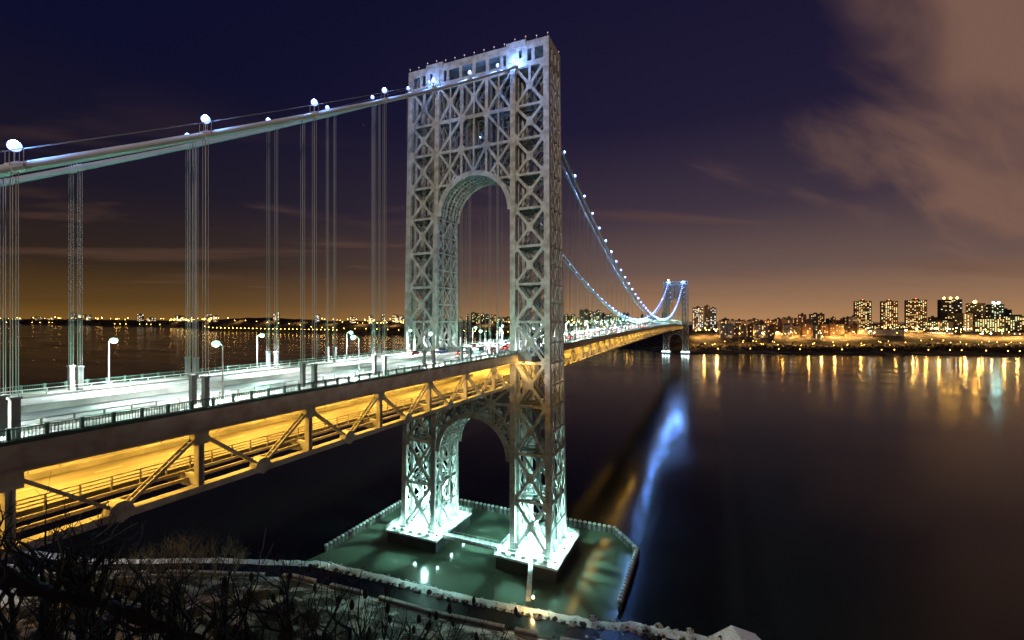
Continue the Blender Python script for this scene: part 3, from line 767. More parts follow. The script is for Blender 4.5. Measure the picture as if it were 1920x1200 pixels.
# ------------------------------------------------------------------ decks
def deck(name, label, y0, y1, pts, T):
    o = (0, y0, DECK); D = thing(name, label, 'bridge deck', o)
    n = max(1, int((y1 - y0) / 9.145)); ys = [y0 + (y1 - y0) * i / n for i in range(n + 1)]
    def strip(nm, x0, x1, zt, zb, m, parent=D):
        mb = MB()
        for a, b in zip(ys, ys[1:]):
            za, zc = dz(a), dz(b)
            mb.hexa([(x0, a, zb + za), (x1, a, zb + za), (x1, b, zb + zc), (x0, b, zb + zc), (x0, a, zt + za), (x1, a, zt + za), (x1, b, zt + zc), (x0, b, zt + zc)])
        return mb.build(nm, m, parent, o)
    up = strip('upper_roadway', -13.9, 13.9, DECK, DECK - .6, ASPH)
    lw = strip('lower_roadway', -12.2, 12.2, LOWER, LOWER - .5, ASPH2)
    strip('median_barrier', -.35, .35, DECK + .85, DECK, CONC)
    strip('lower_median', -.3, .3, LOWER + .8, LOWER, CONC)
    mr = MB(); yy = y0 + 1
    for a, b in zip(ys, ys[1:]):
        for zz in (1.25, 1.7): mr.beam((0, a, LOWER + zz + dz(a)), (0, b, LOWER + zz + dz(b)), .12, .12)
    while yy < y1: mr.beam((0, yy, LOWER + .8 + dz(yy)), (0, yy, LOWER + 1.75 + dz(yy)), .14); yy += 3.05
    mr.build('median_rail', STEEL, D, o)
    for s in (-1, 1):
        a, b = sorted((s * 14.0, s * 18.9)); strip('sidewalk', a, b, DECK + .12, DECK - .4, CONC)
        a, b = sorted((s * 13.6, s * 13.98)); strip('curb', a, b, DECK + .35, DECK - .3, CONC)
        a, b = sorted((s * 18.92, s * 19.3)); strip('fascia_girder', a, b, DECK - .1, DECK - 2.5, FASC)
        a, b = sorted((s * 18.7, s * 19.55)); strip('fascia_flange', a, b, DECK - 2.5, DECK - 2.68, FASC)
        a, b = sorted((s * 18.85, s * 19.42)); strip('edge_rail_base', a, b, DECK + .3, DECK - .09, GREENRAIL)
        a, b = sorted((s * 15.55, s * 16.75)); strip('top_chord', a, b, DECK - 2.2, DECK - 3.5, STEEL)
        a, b = sorted((s * 15.45, s * 16.85)); strip('bottom_chord', a, b, 63.5, 62.6, STEEL)
        # railing: dark green outer panels with posts, thin inner handrail
        r = MB(); y = y0 + .5; k = 0
        for z in (DECK + 1.35, DECK + .35):
            for a, b in zip(ys, ys[1:]): r.beam((s * 19.1, a, z + dz(a)), (s * 19.1, b, z + dz(b)), .12, .14)
        while y < y1:
            r.beam((s * 19.1, y, DECK + .1 + dz(y)), (s * 19.1, y, DECK + 1.5 + dz(y)), .26, .3); y += 2.75
        y = y0
        step = .28 if name == 'side_span_deck' else 1.2
        while y < y1:
            r.beam((s * 19.1, y, DECK + .3 + dz(y)), (s * 19.1, y, DECK + 1.3 + dz(y)), .045); y += step
        r.build('outer_railing', GREENRAIL, D, o)
        r = MB(); y = y0 + 1.8
        for z in (DECK + 1.25,):
            for a, b in zip(ys, ys[1:]): r.beam((s * 14.3, a, z + dz(a)), (s * 14.3, b, z + dz(b)), .12, .12); r.beam((s * 14.3, a, z - .5 + dz(a)), (s * 14.3, b, z - .5 + dz(b)), .1, .1)
        while y < y1: r.beam((s * 14.3, y, DECK + dz(y)), (s * 14.3, y, DECK + 1.25 + dz(y)), .14); y += 2.75
        r.build('inner_handrail', STEEL, D, o)
        r = MB(); y = y0 + 1
        for z in (LOWER + 1.3, LOWER + .85, LOWER + .45):
            for a, b in zip(ys, ys[1:]): r.beam((s * 12.5, a, z + dz(a)), (s * 12.5, b, z + dz(b)), .12, .16)
        while y < y1: r.beam((s * 12.5, y, LOWER - .5 + dz(y)), (s * 12.5, y, LOWER + 1.35 + dz(y)), .16); y += 3.05
        r.build('lower_railing', STEEL, D, o)
        r = MB()
        for z, xx in ((LOWER - .5, 13.3), (LOWER - 1.2, 14.3)):
            for a, b in zip(ys, ys[1:]): r.beam((s * xx, a, z + dz(a)), (s * xx, b, z + dz(b)), .35, .4)
        r.build('utility_pipe', FASC, D, o)
    # truss
    cntv = cntd = 0; vs = MB(); ds = MB(); rest = False
    gus = MB()
    for i, y in enumerate(pts):
        q = dz(y)
        fb = MB()
        fb.box(-16, 16, y - .35, y + .35, DECK - 2.6 + q, DECK - .6 + q)
        fb.build('floor_beam', STEEL, D, o) if i < 50 else None
        fb = MB(); fb.box(-15.6, 15.6, y - .35, y + .35, LOWER - 2.2 + q, LOWER - .5 + q)
        fb.build('lower_floor_beam', STEEL, D, o) if i < 50 else None
        for s in (1, -1):
            far = s < 0
            v = MB()
            v.beam((s * XC, y - .28, 63.5 + q), (s * XC, y - .28, DECK - 3.4 + q), 1.0, .22); v.beam((s * XC, y + .28, 63.5 + q), (s * XC, y + .28, DECK - 3.4 + q), 1.0, .22)
            v.beam((s * XC, y, 63.5 + q), (s * XC, y, DECK - 3.4 + q), .25, .5)
            v.box(s * XC - .62, s * XC + .62, y - .95, y + .95, DECK - 5.1 + q, DECK - 3.4 + q)
            if cntv < 100: v.build('truss_vertical', STEEL, D, o); cntv += 1
            else: vs.v += [p for p in v.v]; base = len(vs.v) - len(v.v); vs.f += [tuple(k + base for k in fc) for fc in v.f]; vs.mi += v.mi
            if i + 1 < len(pts) or y + PAN / 2 < y1:
                ym = y + PAN / 2; qm = dz(ym)
                for yy in (y, y + PAN):
                    if yy > y1 + .1: continue
                    sg = 1 if yy < ym else -1; d = MB()
                    A = Vector((s * XC, yy + sg * .9, DECK - 4.4 + dz(yy))); B = Vector((s * XC, ym - sg * .9, 64.1 + qm))
                    for e in (-.42, .42): d.beam(A + Vector((e, 0, 0)), B + Vector((e, 0, 0)), .14, .40, (1, 0, 0))
                    for t in range(9 if not far else 4):
                        p = A.lerp(B, (t + .5) / 9); d.beam(p + Vector((-.42, 0, 0)), p + Vector((.42, 0, 0)), .2, .12, (0, 0, 1))
                    if cntd < 100:
                        dob = d.build('truss_diagonal', STEEL, D, o); cntd += 1
                    else: base = len(ds.v); ds.v += d.v; ds.f += [tuple(k + base for k in fc) for fc in d.f]; ds.mi += d.mi
                gp = [(s * XC, ym - 1.5, 63.0 + qm), (s * XC, ym - 1.0, 64.3 + qm), (s * XC, ym - .35, 64.7 + qm), (s * XC, ym + .35, 64.7 + qm), (s * XC, ym + 1.0, 64.3 + qm), (s * XC, ym + 1.5, 63.0 + qm), (s * XC, ym, 62.2 + qm)]
                if i < 50:
                    MB().plate(gp, (1, 0, 0), 1.5).build('gusset', STEEL, D, o)
    if vs.v: x = vs.build('truss_verticals_far', STEEL, D, o); x['kind'] = 'stuff'; x.name = 'truss_vertical'
    if ds.v: x = ds.build('truss_diagonals_far', STEEL, D, o); x['kind'] = 'stuff'; x.name = 'truss_diagonal'
    return D
SIDE_P = [P0 + PAN * k for k in range(-2, 7)]
MAIN_P = [y for y in PY if y > YT]
deck('side_span_deck', 'near side span of the double-deck roadway left of the tower', -22, YT - hy(74) - 2.8 + 2.9, SIDE_P, TW)
deck('main_span_deck', 'long main span of the double-deck roadway running to the far shore', YT + hy(74) + .1, YF - hy(74) - .1, MAIN_P, TW)
# roadway through the towers and the far approach
for nm, lab, a, b in (('tower_deck', 'short roadway section passing between the legs of the near tower', YT - hy(74) + .1, YT + hy(74) + .1 - .001), ('approach_deck', 'roadway from the far tower into the hillside', YF - hy(74) - .09, YF + 260)):
    o = (0, a, DECK); D = thing(nm, lab, 'bridge deck', o)
    MB().box(-13.9, 13.9, a, b, DECK - .6, DECK).build('upper_roadway', ASPH, D, o)
    MB().box(-12.2, 12.2, a, b, LOWER - .5, LOWER).build('lower_roadway', ASPH2, D, o)
    for s in (-1, 1):
        x0, x1 = sorted((s * 14.0, s * 14.5)); MB().box(x0, x1, a, b, DECK - 2.5, DECK + .8).build('parapet', FASC, D, o)
        x0, x1 = sorted((s * 12.3, s * 12.8)); MB().box(x0, x1, a, b, LOWER - 1.5, LOWER + .8).build('lower_parapet', FASC, D, o)

# lights under the upper deck: tube fixtures
def lower_lights():
    f = MB(); f.box(-.25, .25, -1.2, 1.2, 0, .3); fo = f.build('deck_luminaire', BLACK)
    MB().box(-.2, .2, -1.1, 1.1, -.06, -.001).build('tube', E_SOD, fo)
    fo['label'] = 'x'; fo['category'] = 'luminaire'; fo['group'] = 'sodium luminaires under the upper deck'; t = remember(fo); first = True
    i = 0
    for y in [P0 + PAN * k + PAN / 2 for k in range(-2, 6)] + [YT] + [q + PAN / 2 for q in MAIN_P]:
        for x in ((-9, 9) if y < 500 else (5,)):
            lab = ('yellow tube lamp under the upper deck, near lane side' if x > 0 else 'yellow tube lamp under the upper deck, far lane side') + (' of the side span' if y < YT else ' of the main span')
            loc = (x, y, DECK - 1.0 + dz(y))
            if first: o = fo; o.location = loc; o['label'] = lab; first = False
            else: o = copy_tree(t, loc=loc, label=lab)
            near = y < YT + 1
            if near or i % 3 == 0: lamp('AREA', (0, 0, -.1), (1, .53, .07), 5600 if near else 22000, parent=o, sx=4, sy=10 if near else 40, name='sodium_light')
        i += 1
lower_lights()

# ------------------------------------------------------------------ roadway lamps
def street_lamps():
    p = MB(); p.tube([(0, 0, 0), (0, 0, 1.0)], .17, 8); p.tube([(0, 0, 1.0), (0, 0, 7.9)], [.12, .08], 8); p.tube([(0, 0, 7.85), (-.5, 0, 8.3), (-1.3, 0, 8.45)], .06, 6)
    po = thing('roadway_lamp', 'x', 'street lamp', (0, 0, 0), 'roadway lamps on the upper deck')
    pole = p.build('pole', STEEL, po)
    h = MB(); h.hexa([(-1.9, -.2, 8.38), (-1.1, -.14, 8.38), (-1.1, .14, 8.38), (-1.9, .2, 8.38), (-1.8, -.12, 8.62), (-1.2, -.09, 8.6), (-1.2, .09, 8.6), (-1.8, .12, 8.62)]); ho = h.build('lamp_head', STEEL, po)
    MB().ball((-1.5, 0, 8.2), .58, 12, 8, .8).build('lens', E_STREET, ho, smooth=True)
    t = remember(po); first = True
    ys = [43 + 27.8 * k for k in range(-1, 4)] + [YT + 20 + 27.8 * k for k in range(0, 37)]
    for s in (-1, 1):
        for i, y in enumerate(ys):
            side = 'near' if s > 0 else 'far'
            lab = f'{ORD[5 - i - 1]} roadway lamp left of the near tower, {side} side' if i < 5 else (f'{ORD[i - 5]} roadway lamp beyond the near tower, {side} side' if i < 17 else f'tiny greenish roadway lamp in the distance, {side} side')
            loc = (s * 15.0, y, DECK + .1 + dz(y)); rz = 0 if s > 0 else math.pi
            if first: o = po; o.location = loc; o.rotation_euler = (0, 0, rz); o['label'] = lab; first = False
            else: o = copy_tree(t, loc=loc, rz=rz, label=lab)
            pw = 3600 if y < YT else (5000 if y < 450 else (0 if i % 2 else 12000))
            if pw:
                lamp('POINT', (-1.8, 0, 7.2), (.34, 1, .70), pw * 1.15, .3, 'street_light', o)
                lamp('SPOT', (-1.8, 0, 7.3), (.92, 1, .97), pw * 12, .3, 'street_beam', o, spot=R(150), blend=.5)
street_lamps()
# white floodlights at roadway level inside the tower legs
for s in (-1, 1):
    for k, (yy, pw) in enumerate(((YT - 7, 2200), (YT + 5, 2200))):
        o = (s * 21, yy, 75.2); g = thing('work_floodlight', f'white floodlight at roadway level inside the {"near" if s > 0 else "far"} tower leg, {"front" if k == 0 else "back"}', 'floodlight', o)
        MB().box(-.5, .5, -.3, .3, 0, .7).build('casing', BLACK, g); MB().box(-.42, .42, -.22, .22, .7, .78).build('lamp_face', E_FLOOD, g)
        lamp('POINT', (0, 0, 1.6), (.75, 1, .97), pw, .3, 'flood_light', g)

# sodium lamps below the walkway platforms of the near tower
for s in (-1, 1):
    for k, yy in enumerate((YT - 10.3, YT + 2)):
        g = thing('leg_luminaire', f'yellow lamp under the walkway platform of the {"right" if s > 0 else "left"} tower leg, {"front" if k == 0 else "rear"}', 'luminaire', (s * 21.5, yy, 71.3))
        MB().box(-.6, .6, -.2, .2, -.3, .2).build('casing', BLACK, g); MB().box(-.5, .5, -.15, .15, -.36, -.31).build('tube', E_SOD, g)
        lamp('POINT', (0, 0, -1.2), (1, .60, .14), 2600, .3, 'sodium_light', g)
# ------------------------------------------------------------------ vehicles
CARCOL = [mat('car_paint_' + n, c, .3, .2) for n, c in (('white', (.7, .7, .7)), ('black', (.02, .02, .02)), ('silver', (.4, .41, .42)), ('blue', (.03, .06, .18)), ('red', (.25, .02, .02)))]
CN = ['white', 'black', 'silver', 'dark blue', 'dark red']
def car(ci):
    t = thing('car', 'x', 'car', (0, 0, 0), 'cars on the upper roadway')
    def prism(prof, w0, w1=None):      # profile in (y,z), mirrored in x
        m = MB(); n = len(prof); w1 = w1 or w0
        for sx in (-1, 1): m.v += [(sx * (w0 if z < .75 else w1) / 2, y, z) for y, z in prof]
        m.face(*range(n)); m.face(*range(2 * n - 1, n - 1, -1))
        for i in range(n): j = (i + 1) % n; m.face(i, n + i, n + j, j)
        return m
    prism([(-2.25, .3), (-2.2, .72), (-1.2, .92), (1.3, .95), (2.2, .85), (2.28, .35), (1.9, .25), (-1.9, .25)], 1.8).build('body', CARCOL[ci], t)
    prism([(-1.1, .93), (-.45, 1.38), (.9, 1.42), (1.65, .95)], 1.7, 1.35).build('cabin', GLASS, t)
    prism([(-.45, 1.385), (-.4, 1.44), (.85, 1.48), (.95, 1.42)], 1.3).build('roof', CARCOL[ci], t)
    for x in (-.8, .8):
        for y in (-1.4, 1.4):
            wl = MB().tube([(x - .11, y, .33), (x + .11, y, .33)], .33, 12).build('wheel', TYRE, t)
    for x in (-.65, .65):
        MB().box(x - .17, x + .17, -2.3, -2.18, .55, .7).build('headlight', E_HEAD, t)
        MB().box(x - .17, x + .17, 2.2, 2.31, .62, .76).build('taillight', E_TAIL, t)
    return t
def vehicles():
    prot = [remember(car(i)) for i in range(5)]; used = [False] * 5
    i = 0; rnd = random.Random(3)
    for lane, d in ((-12.2, 1), (-8.9, 1), (-5.4, 1), (-2, 1), (2.0, -1), (5.4, -1), (8.9, -1), (12.2, -1)):
        y = rnd.uniform(122, 140)
        while y < 620:
            ci = rnd.randrange(5)
            lab = f'{CN[ci]} car with {"headlights toward" if d > 0 else "red taillights facing"} the camera on the roadway, {"side span" if y < YT else "main span"}'
            loc = (lane, y, DECK + .01 + dz(y)); rz = 0 if d > 0 else math.pi
            if not used[ci]: o = prot[ci][0]; o.location = loc; o.rotation_euler = (0, 0, rz); o['label'] = lab; used[ci] = True
            else: o = copy_tree(prot[ci], loc=loc, rz=rz, label=lab)
            y += rnd.uniform(15, 34)
vehicles()

# ------------------------------------------------------------------ far shores
LANDP = [(-700, 9000, 1.2), (-200, 9000, 1.3), (0, 8800, 1.35), (100, 8200, 1.3), (200, 6200, 1.15), (300, 5600, 1.05), (370, 4300, .95), (400, 3450, 1.15), (440, 3350, 1.35), (500, 3150, 1.40), (560, 3000, 1.25), (620, 2850, 1.0),
         (700, 2600, .95), (760, 2480, 1.0), (880, 2300, 1.05), (1000, 2000, 1.05), (1100, 1720, .9), (1150, 1460, .8), (1200, 1290, .8), (1240, 1200, .82), (1290, 1128, .9), (1400, 1140, .95), (1500, 1110, 1), (1600, 1098, 1), (1700, 1090, 1), (1800, 1078, 1), (1920, 1040, 1), (2100, 1000, 1), (2600, 900, 1)]
PROF_R = [(-40, -4), (0, .0), (6, 2.2), (30, 4), (60, 6), (110, 11), (170, 26), (250, 42), (380, 52), (700, 60), (1500, 60)]
PROF_L = [(-60, -4), (0, .0), (15, 3), (80, 14), (200, 38), (400, 62), (800, 72), (1500, 78), (2600, 78)]
def interp(P, x):
    if x <= P[0][0]: return P[0][1]
    for (a, u), (b, v) in zip(P, P[1:]):
        if x <= b: return u + (v - u) * (x - a) / (b - a)
    return P[-1][1]
def land_at(px):
    d = interp([(a, b) for a, b, _ in LANDP], px); h = interp([(a, c) for a, _, c in LANDP], px)
    k = min(1, max(0, (px - 1050) / 180)); return d, h, k
def land_z(px, t):
    d, h, k = land_at(px); p = at(px, d + t)
    z = interp(PROF_R, t) * k + interp(PROF_L, t) * (1 - k)
    if t > 25: z = z * h + min(1, t / 200) * 9 * noise.fractal(Vector((p.x * .004, p.y * .004, 2)), 1, 2, 4)
    return z
def far_land():
    mb = MB(); xs = list(range(-700, 2601, 12)); ts = [-40, 0, 4, 8, 20, 40, 60, 80, 110, 140, 170, 210, 250, 320, 400, 550, 800, 1200, 2000]
    for x in xs:
        d, h, k = land_at(x)
        for t in ts:
            jit = 10 * noise.noise(Vector((x * .02, 0, 0))) * (d / 1100)
            p = at(x, d + t + jit, land_z(x, t)); mb.v.append(tuple(p))
    n = len(ts)
    for i in range(len(xs) - 1):
        for j in range(n - 1): a = i * n + j; mb.face(a, a + n, a + n + 1, a + 1)
    struct('hills', mb, FARLAND, smooth=True)
    # bare woods along the banks and on the ridges: one countless mass
    for nm, rng, lab in (('riverside_wood', [(x, t) for x in range(1130, 2000, 2) for t in (55, 75, 95, 120)], 'dark bare woods along the far bank to the right of the bridge'),
                         ('hillside_wood', [(x, t) for x in range(-60, 1130, 4) for t in (40, 110, 190, 300, 420)], 'dark wooded hills across the river behind the suspenders')):
        mb = MB(); rnd = random.Random(5)
        for x, t in rng:
            if nm == 'riverside_wood' and x < 1400 and rnd.random() < .55: continue
            if 1225 < x < 1310 and t < 100: continue
            xx = x + rnd.uniform(-3, 3); tt = t + rnd.uniform(-12, 12); d, h, k = land_at(xx)
            p = at(xx, d + tt, land_z(xx, tt)); s = rnd.uniform(3, 6) * max(1, d / 2600) * (.75 if nm == 'riverside_wood' else 1)
            for q in range(7):
                c = p + Vector((rnd.uniform(-1, 1) * s, rnd.uniform(-1, 1) * s, s * rnd.uniform(.3, 1.5)))
                r = s * rnd.uniform(.4, .8); b = len(mb.v)
                mb.v += [tuple(c + Vector((rnd.uniform(-r, r), rnd.uniform(-r, r), rnd.uniform(-r, r)))) for _ in range(4)]
                mb.face(b, b + 1, b + 2); mb.face(b, b + 2, b + 3); mb.face(b + 1, b + 2, b + 3)
        o = mb.build(nm, mat('bare_wood', (.05, .035, .02), .95)); o['kind'] = 'stuff'
far_land()
WINMESH = {}
def winmesh(m, w, h):
    k = (m.name, w, h)
    if k not in WINMESH: WINMESH[k] = MB().box(-w / 2, w / 2, -.12, .05, -h / 2, h / 2).mesh('lit_window', m)
    return WINMESH[k]
WALLS = {'brick': mat('brick_wall', (.20, .11, .075), .85, var=.2, vs=.1), 'tan': mat('tan_brick_wall', (.33, .25, .17), .85, var=.2, vs=.1), 'dark': mat('dark_facade', (.05, .045, .04), .7), 'pale': mat('pale_facade', (.45, .38, .32), .8, var=.15, vs=.1), 'green': mat('grey_green_facade', (.13, .15, .11), .6)}
def building(px0, px1, ytop, depth, wall, label, lit=.35, wm=None, win=(2.6, 1.8), grid=(5.0, 3.6), cap=None, name='apartment_building', group=None, rot=None, deep=None, maxw=70, rnd=random, base=None):
    w = (px1 - px0) / F * depth; pc = (px0 + px1) / 2; top = H + (600 - ytop) / F * depth
    d0, _, _ = land_at(pc); zb = (land_z(pc, depth - d0) if base is None else base) - 3
    top = max(top, zb + 9); h = top - zb; dp = deep or max(14, w * .55)
    a = math.atan2(*(lambda v: (v.y, v.x))(at(pc, depth) - Vector((CX, 0, 0)))) - math.pi / 2
    a += rot if rot is not None else rnd.uniform(-.35, .35)
    c = at(pc, depth + dp / 2, zb)
    T = thing(name, label, 'building', c, group, a); ww = w * .92
    MB().box(-ww / 2, ww / 2, -dp / 2, dp / 2, 0, h).build('wall', WALLS[wall], T)
    r = MB(); r.box(-ww / 2 - .3, ww / 2 + .3, -dp / 2 - .3, dp / 2 + .3, h, h + 1.0)
    ro = r.build('roof', WALLS['dark'], T)
    if h > 25 and w > 10: MB().box(-ww * .15, ww * .15, -dp * .2, dp * .2, h + 1, h + 5.5).build('roof_housing', WALLS['brick' if wall != 'dark' else 'dark'], ro)
    if wm is None: wm = [E_WINW, E_WINA, E_WINC, E_WING]
    cells = []; nx = max(1, int((ww - 2) / grid[0])); nz = max(1, int((h - 5) / grid[1]))
    for i in range(nx):
        for j in range(nz): cells.append((-ww / 2 + 1 + (ww - 2) * (i + .5) / nx, -dp / 2, 4.5 + (h - 5) * (j + .35) / nz, 0))
    cells = [q for q in cells if rnd.random() < lit]; rnd.shuffle(cells)
    for x, y, z, rr in cells[:maxw]:
        o = bpy.data.objects.new('lit_window', winmesh(rnd.choice(wm), *win)); C.objects.link(o); o.parent = T; o.location = (x, y, z)
    if cap:
        m = MB(); m.beam((0, 0, h + 1), (0, 0, h + 6), .5); ml = m.build('roof_mast', BLACK, T)
        for q in range(cap[1]):
            MB().ball(((q - (cap[1] - 1) / 2) * w * .28, -dp * .3, h + 6), cap[2], 8, 6).build('roof_lamp', cap[0], T)
    return T
def city():
    rnd = random.Random(11); B = lambda *a, **k: building(*a, rnd=rnd, **k)
    WG = [E_WINW, E_WING, E_WINA, E_WINW]
    B(1603, 1631, 565, 1500, 'brick', 'leftmost of four tall apartment towers at right, windows glittering yellow', .5, WG, maxw=100, rot=.1, cap=(E_RED, 1, .9))
    B(1653, 1680, 565, 1500, 'brick', 'second tall apartment tower from the left with a pointed rooftop house', .45, WG, maxw=100, rot=.1, cap=(E_RED, 1, .9))
    B(1700, 1733, 563, 1480, 'brick', 'third tall apartment tower, the most brightly windowed of the four', .6, WG, maxw=100, rot=.1, cap=(E_RED, 1, .9))
    B(1764, 1797, 562, 1520, 'dark', 'dark brown tower with a row of orange lamps glowing on its roof', .14, [E_WINC, E_WINW], win=(4, 1.2), cap=(E_ORANGE, 3, 3.0), name='office_tower')
    B(1781, 1807, 588, 1440, 'dark', 'lower dark block standing in front of the orange-topped tower', .15, WG, name='office_tower')
    B(1738, 1779, 603, 1430, 'green', 'mid-height greenish block between the third tower and the dark tower', .5, WG)
    B(1742, 1755, 595, 1480, 'dark', 'narrow dark block with a rounded top beside the third tower', .3, WG)
    B(1816, 1842, 569, 1480, 'tan', 'tan hospital tower with a single bright orange lamp on top', .12, WG, name='hospital_tower', cap=(E_ORANGE, 1, 4.2))
    B(1836, 1858, 574, 1520, 'tan', 'stepped tan block just behind the orange-lamped hospital tower', .3, WG, name='hospital_tower')
    B(1856, 1878, 571, 1500, 'green', 'greenish tower with cyan floodlights on its roof at far right', .3, [E_WINC, E_WING], name='hospital_tower', cap=(E_CYAN, 2, 3.2))
    B(1877, 1894, 581, 1540, 'dark', 'dark flat block right of the cyan-lit tower', .12, WG)
    B(1876, 1932, 593, 1430, 'green', 'wide hospital block at the right edge with even rows of green-white windows', .7, [E_WING, E_WINW], maxw=100, rot=.05, name='hospital_block')
    B(1833, 1876, 598, 1410, 'green', 'wide lit block below the tan hospital tower', .65, [E_WING, E_WINW], maxw=90, rot=.05, name='hospital_block')
    B(1808, 1822, 588, 1420, 'pale', 'pale yellow-lit narrow block left of the tan hospital tower', .5, WG, rot=.1, maxw=40)
    B(1850, 1925, 626, 1330, 'dark', 'low dark building with a few greenish windows near the right edge', .4, [E_WING, E_WINC], maxw=50, rot=.02)
    B(1742, 1782, 624, 1330, 'tan', 'low block with a band of white-lit windows under the greenish block', .85, [E_WINC], maxw=60, rot=.02)
    B(1699, 1726, 620, 1360, 'pale', 'low pale wing at the foot of the third tower', .8, [E_WINW], maxw=40, rot=.02)
    g = B(1586, 1684, 618, 1330, 'pale', 'long low bus terminal glowing with stripes of white windows below the towers', 0, rot=.0, name='terminal', deep=20)
    for k in range(3):
        zz = 0
        for j in range(12):
            o = bpy.data.objects.new('lit_window', winmesh(E_WINC, 10, 1.7)); C.objects.link(o); o.parent = g
            hh = [v.co.z for v in g.children[0].data.vertices] if g.children else [20]
            o.location = (-66 + j * 12, -10.1, max(hh) - 3 - k * 4.2)
    # twin slab blocks beside the far tower
    B(1298, 1319, 577, 1560, 'pale', 'pinkish floodlit apartment slab just right of the far tower', .5, [E_WINW, E_WINC], maxw=60, rot=0)
    B(1320, 1331, 574, 1580, 'tan', 'tall slab in the middle of the cluster right of the far tower', .2, WG, rot=0)
    B(1331, 1343, 578, 1600, 'tan', 'grey slab with a white lit stair column, right end of the cluster', .3, [E_WINC], rot=0)
    # the ridge of low buildings
    x = 1345
    k = 0
    while x < 1600:
        w = rnd.uniform(8, 20); top = rnd.uniform(594, 603)
        if 1488 < x < 1505: top = 590
        if 1514 < x < 1535: top = 589
        B(x, x + w, top, rnd.uniform(1380, 1560), rnd.choice(['brick', 'tan', 'pale', 'brick', 'dark']), 'low building with scattered lit windows on the ridge right of the far tower', rnd.uniform(.05, .35), [E_WINW, E_WINA, E_WINA], maxw=16, group='buildings on the ridge'); x += w * .8; k += 1
    x = 1350
    while x < 1600:
        w = rnd.uniform(8, 16); B(x, x + w, rnd.uniform(606, 612), rnd.uniform(1310, 1370), rnd.choice(['brick', 'tan', 'tan', 'pale']), 'small lamp-lit building in the front row below the ridge', .22, [E_WINA, E_WINW], maxw=10, group='front row of small buildings'); x += w * 1.25
    x = 1560
    while x < 1900:
        w = rnd.uniform(12, 24); B(x, x + w, rnd.uniform(603, 612), rnd.uniform(1560, 1640), rnd.choice(['brick', 'tan', 'dark', 'green']), 'block glimpsed behind the tall towers at right', .4, WG, maxw=14, group='blocks behind the towers'); x += w * 1.1
    # skyline seen through the suspenders beyond the near tower
    x = 860
    while x < 1250:
        w = rnd.uniform(5, 11); top = rnd.uniform(586, 600)
        if 880 < x < 905 or 1080 < x < 1130: top = rnd.uniform(579, 588)
        d = interp([(a, b) for a, b, _ in LANDP], x) + rnd.uniform(350, 700)
        B(x, x + w, top, d, rnd.choice(['brick', 'tan', 'dark', 'dark']), 'distant apartment block seen through the suspenders beyond the near tower', .35, WG, win=(4, 3), grid=(7, 6), maxw=14, group='blocks seen through the suspenders'); x += w * (1.0 if x > 1060 or x > 880 else 1.6)
    for x, w, top in ((30, 10, 597), (62, 14, 594), (88, 10, 596), (132, 12, 588), (146, 12, 590), (162, 8, 591), (258, 11, 589), (275, 16, 596), (330, 14, 592), (352, 10, 594), (385, 12, 589), (400, 8, 592), (512, 6, 588), (520, 4, 585), (592, 8, 591), (655, 10, 594), (690, 9, 592), (715, 8, 588), (735, 12, 591), (748, 10, 593)):
        d = interp([(a, b) for a, b, _ in LANDP], x) + 500
        B(x, x + w, top, d, 'tan', 'far lit building on the skyline across the river, left of the near tower', .6, [E_WINW, E_WINC], win=(9, 6) if d > 5000 else (6, 4), grid=(15, 11) if d > 5000 else (9, 7), maxw=14, group='far skyline buildings')
city()
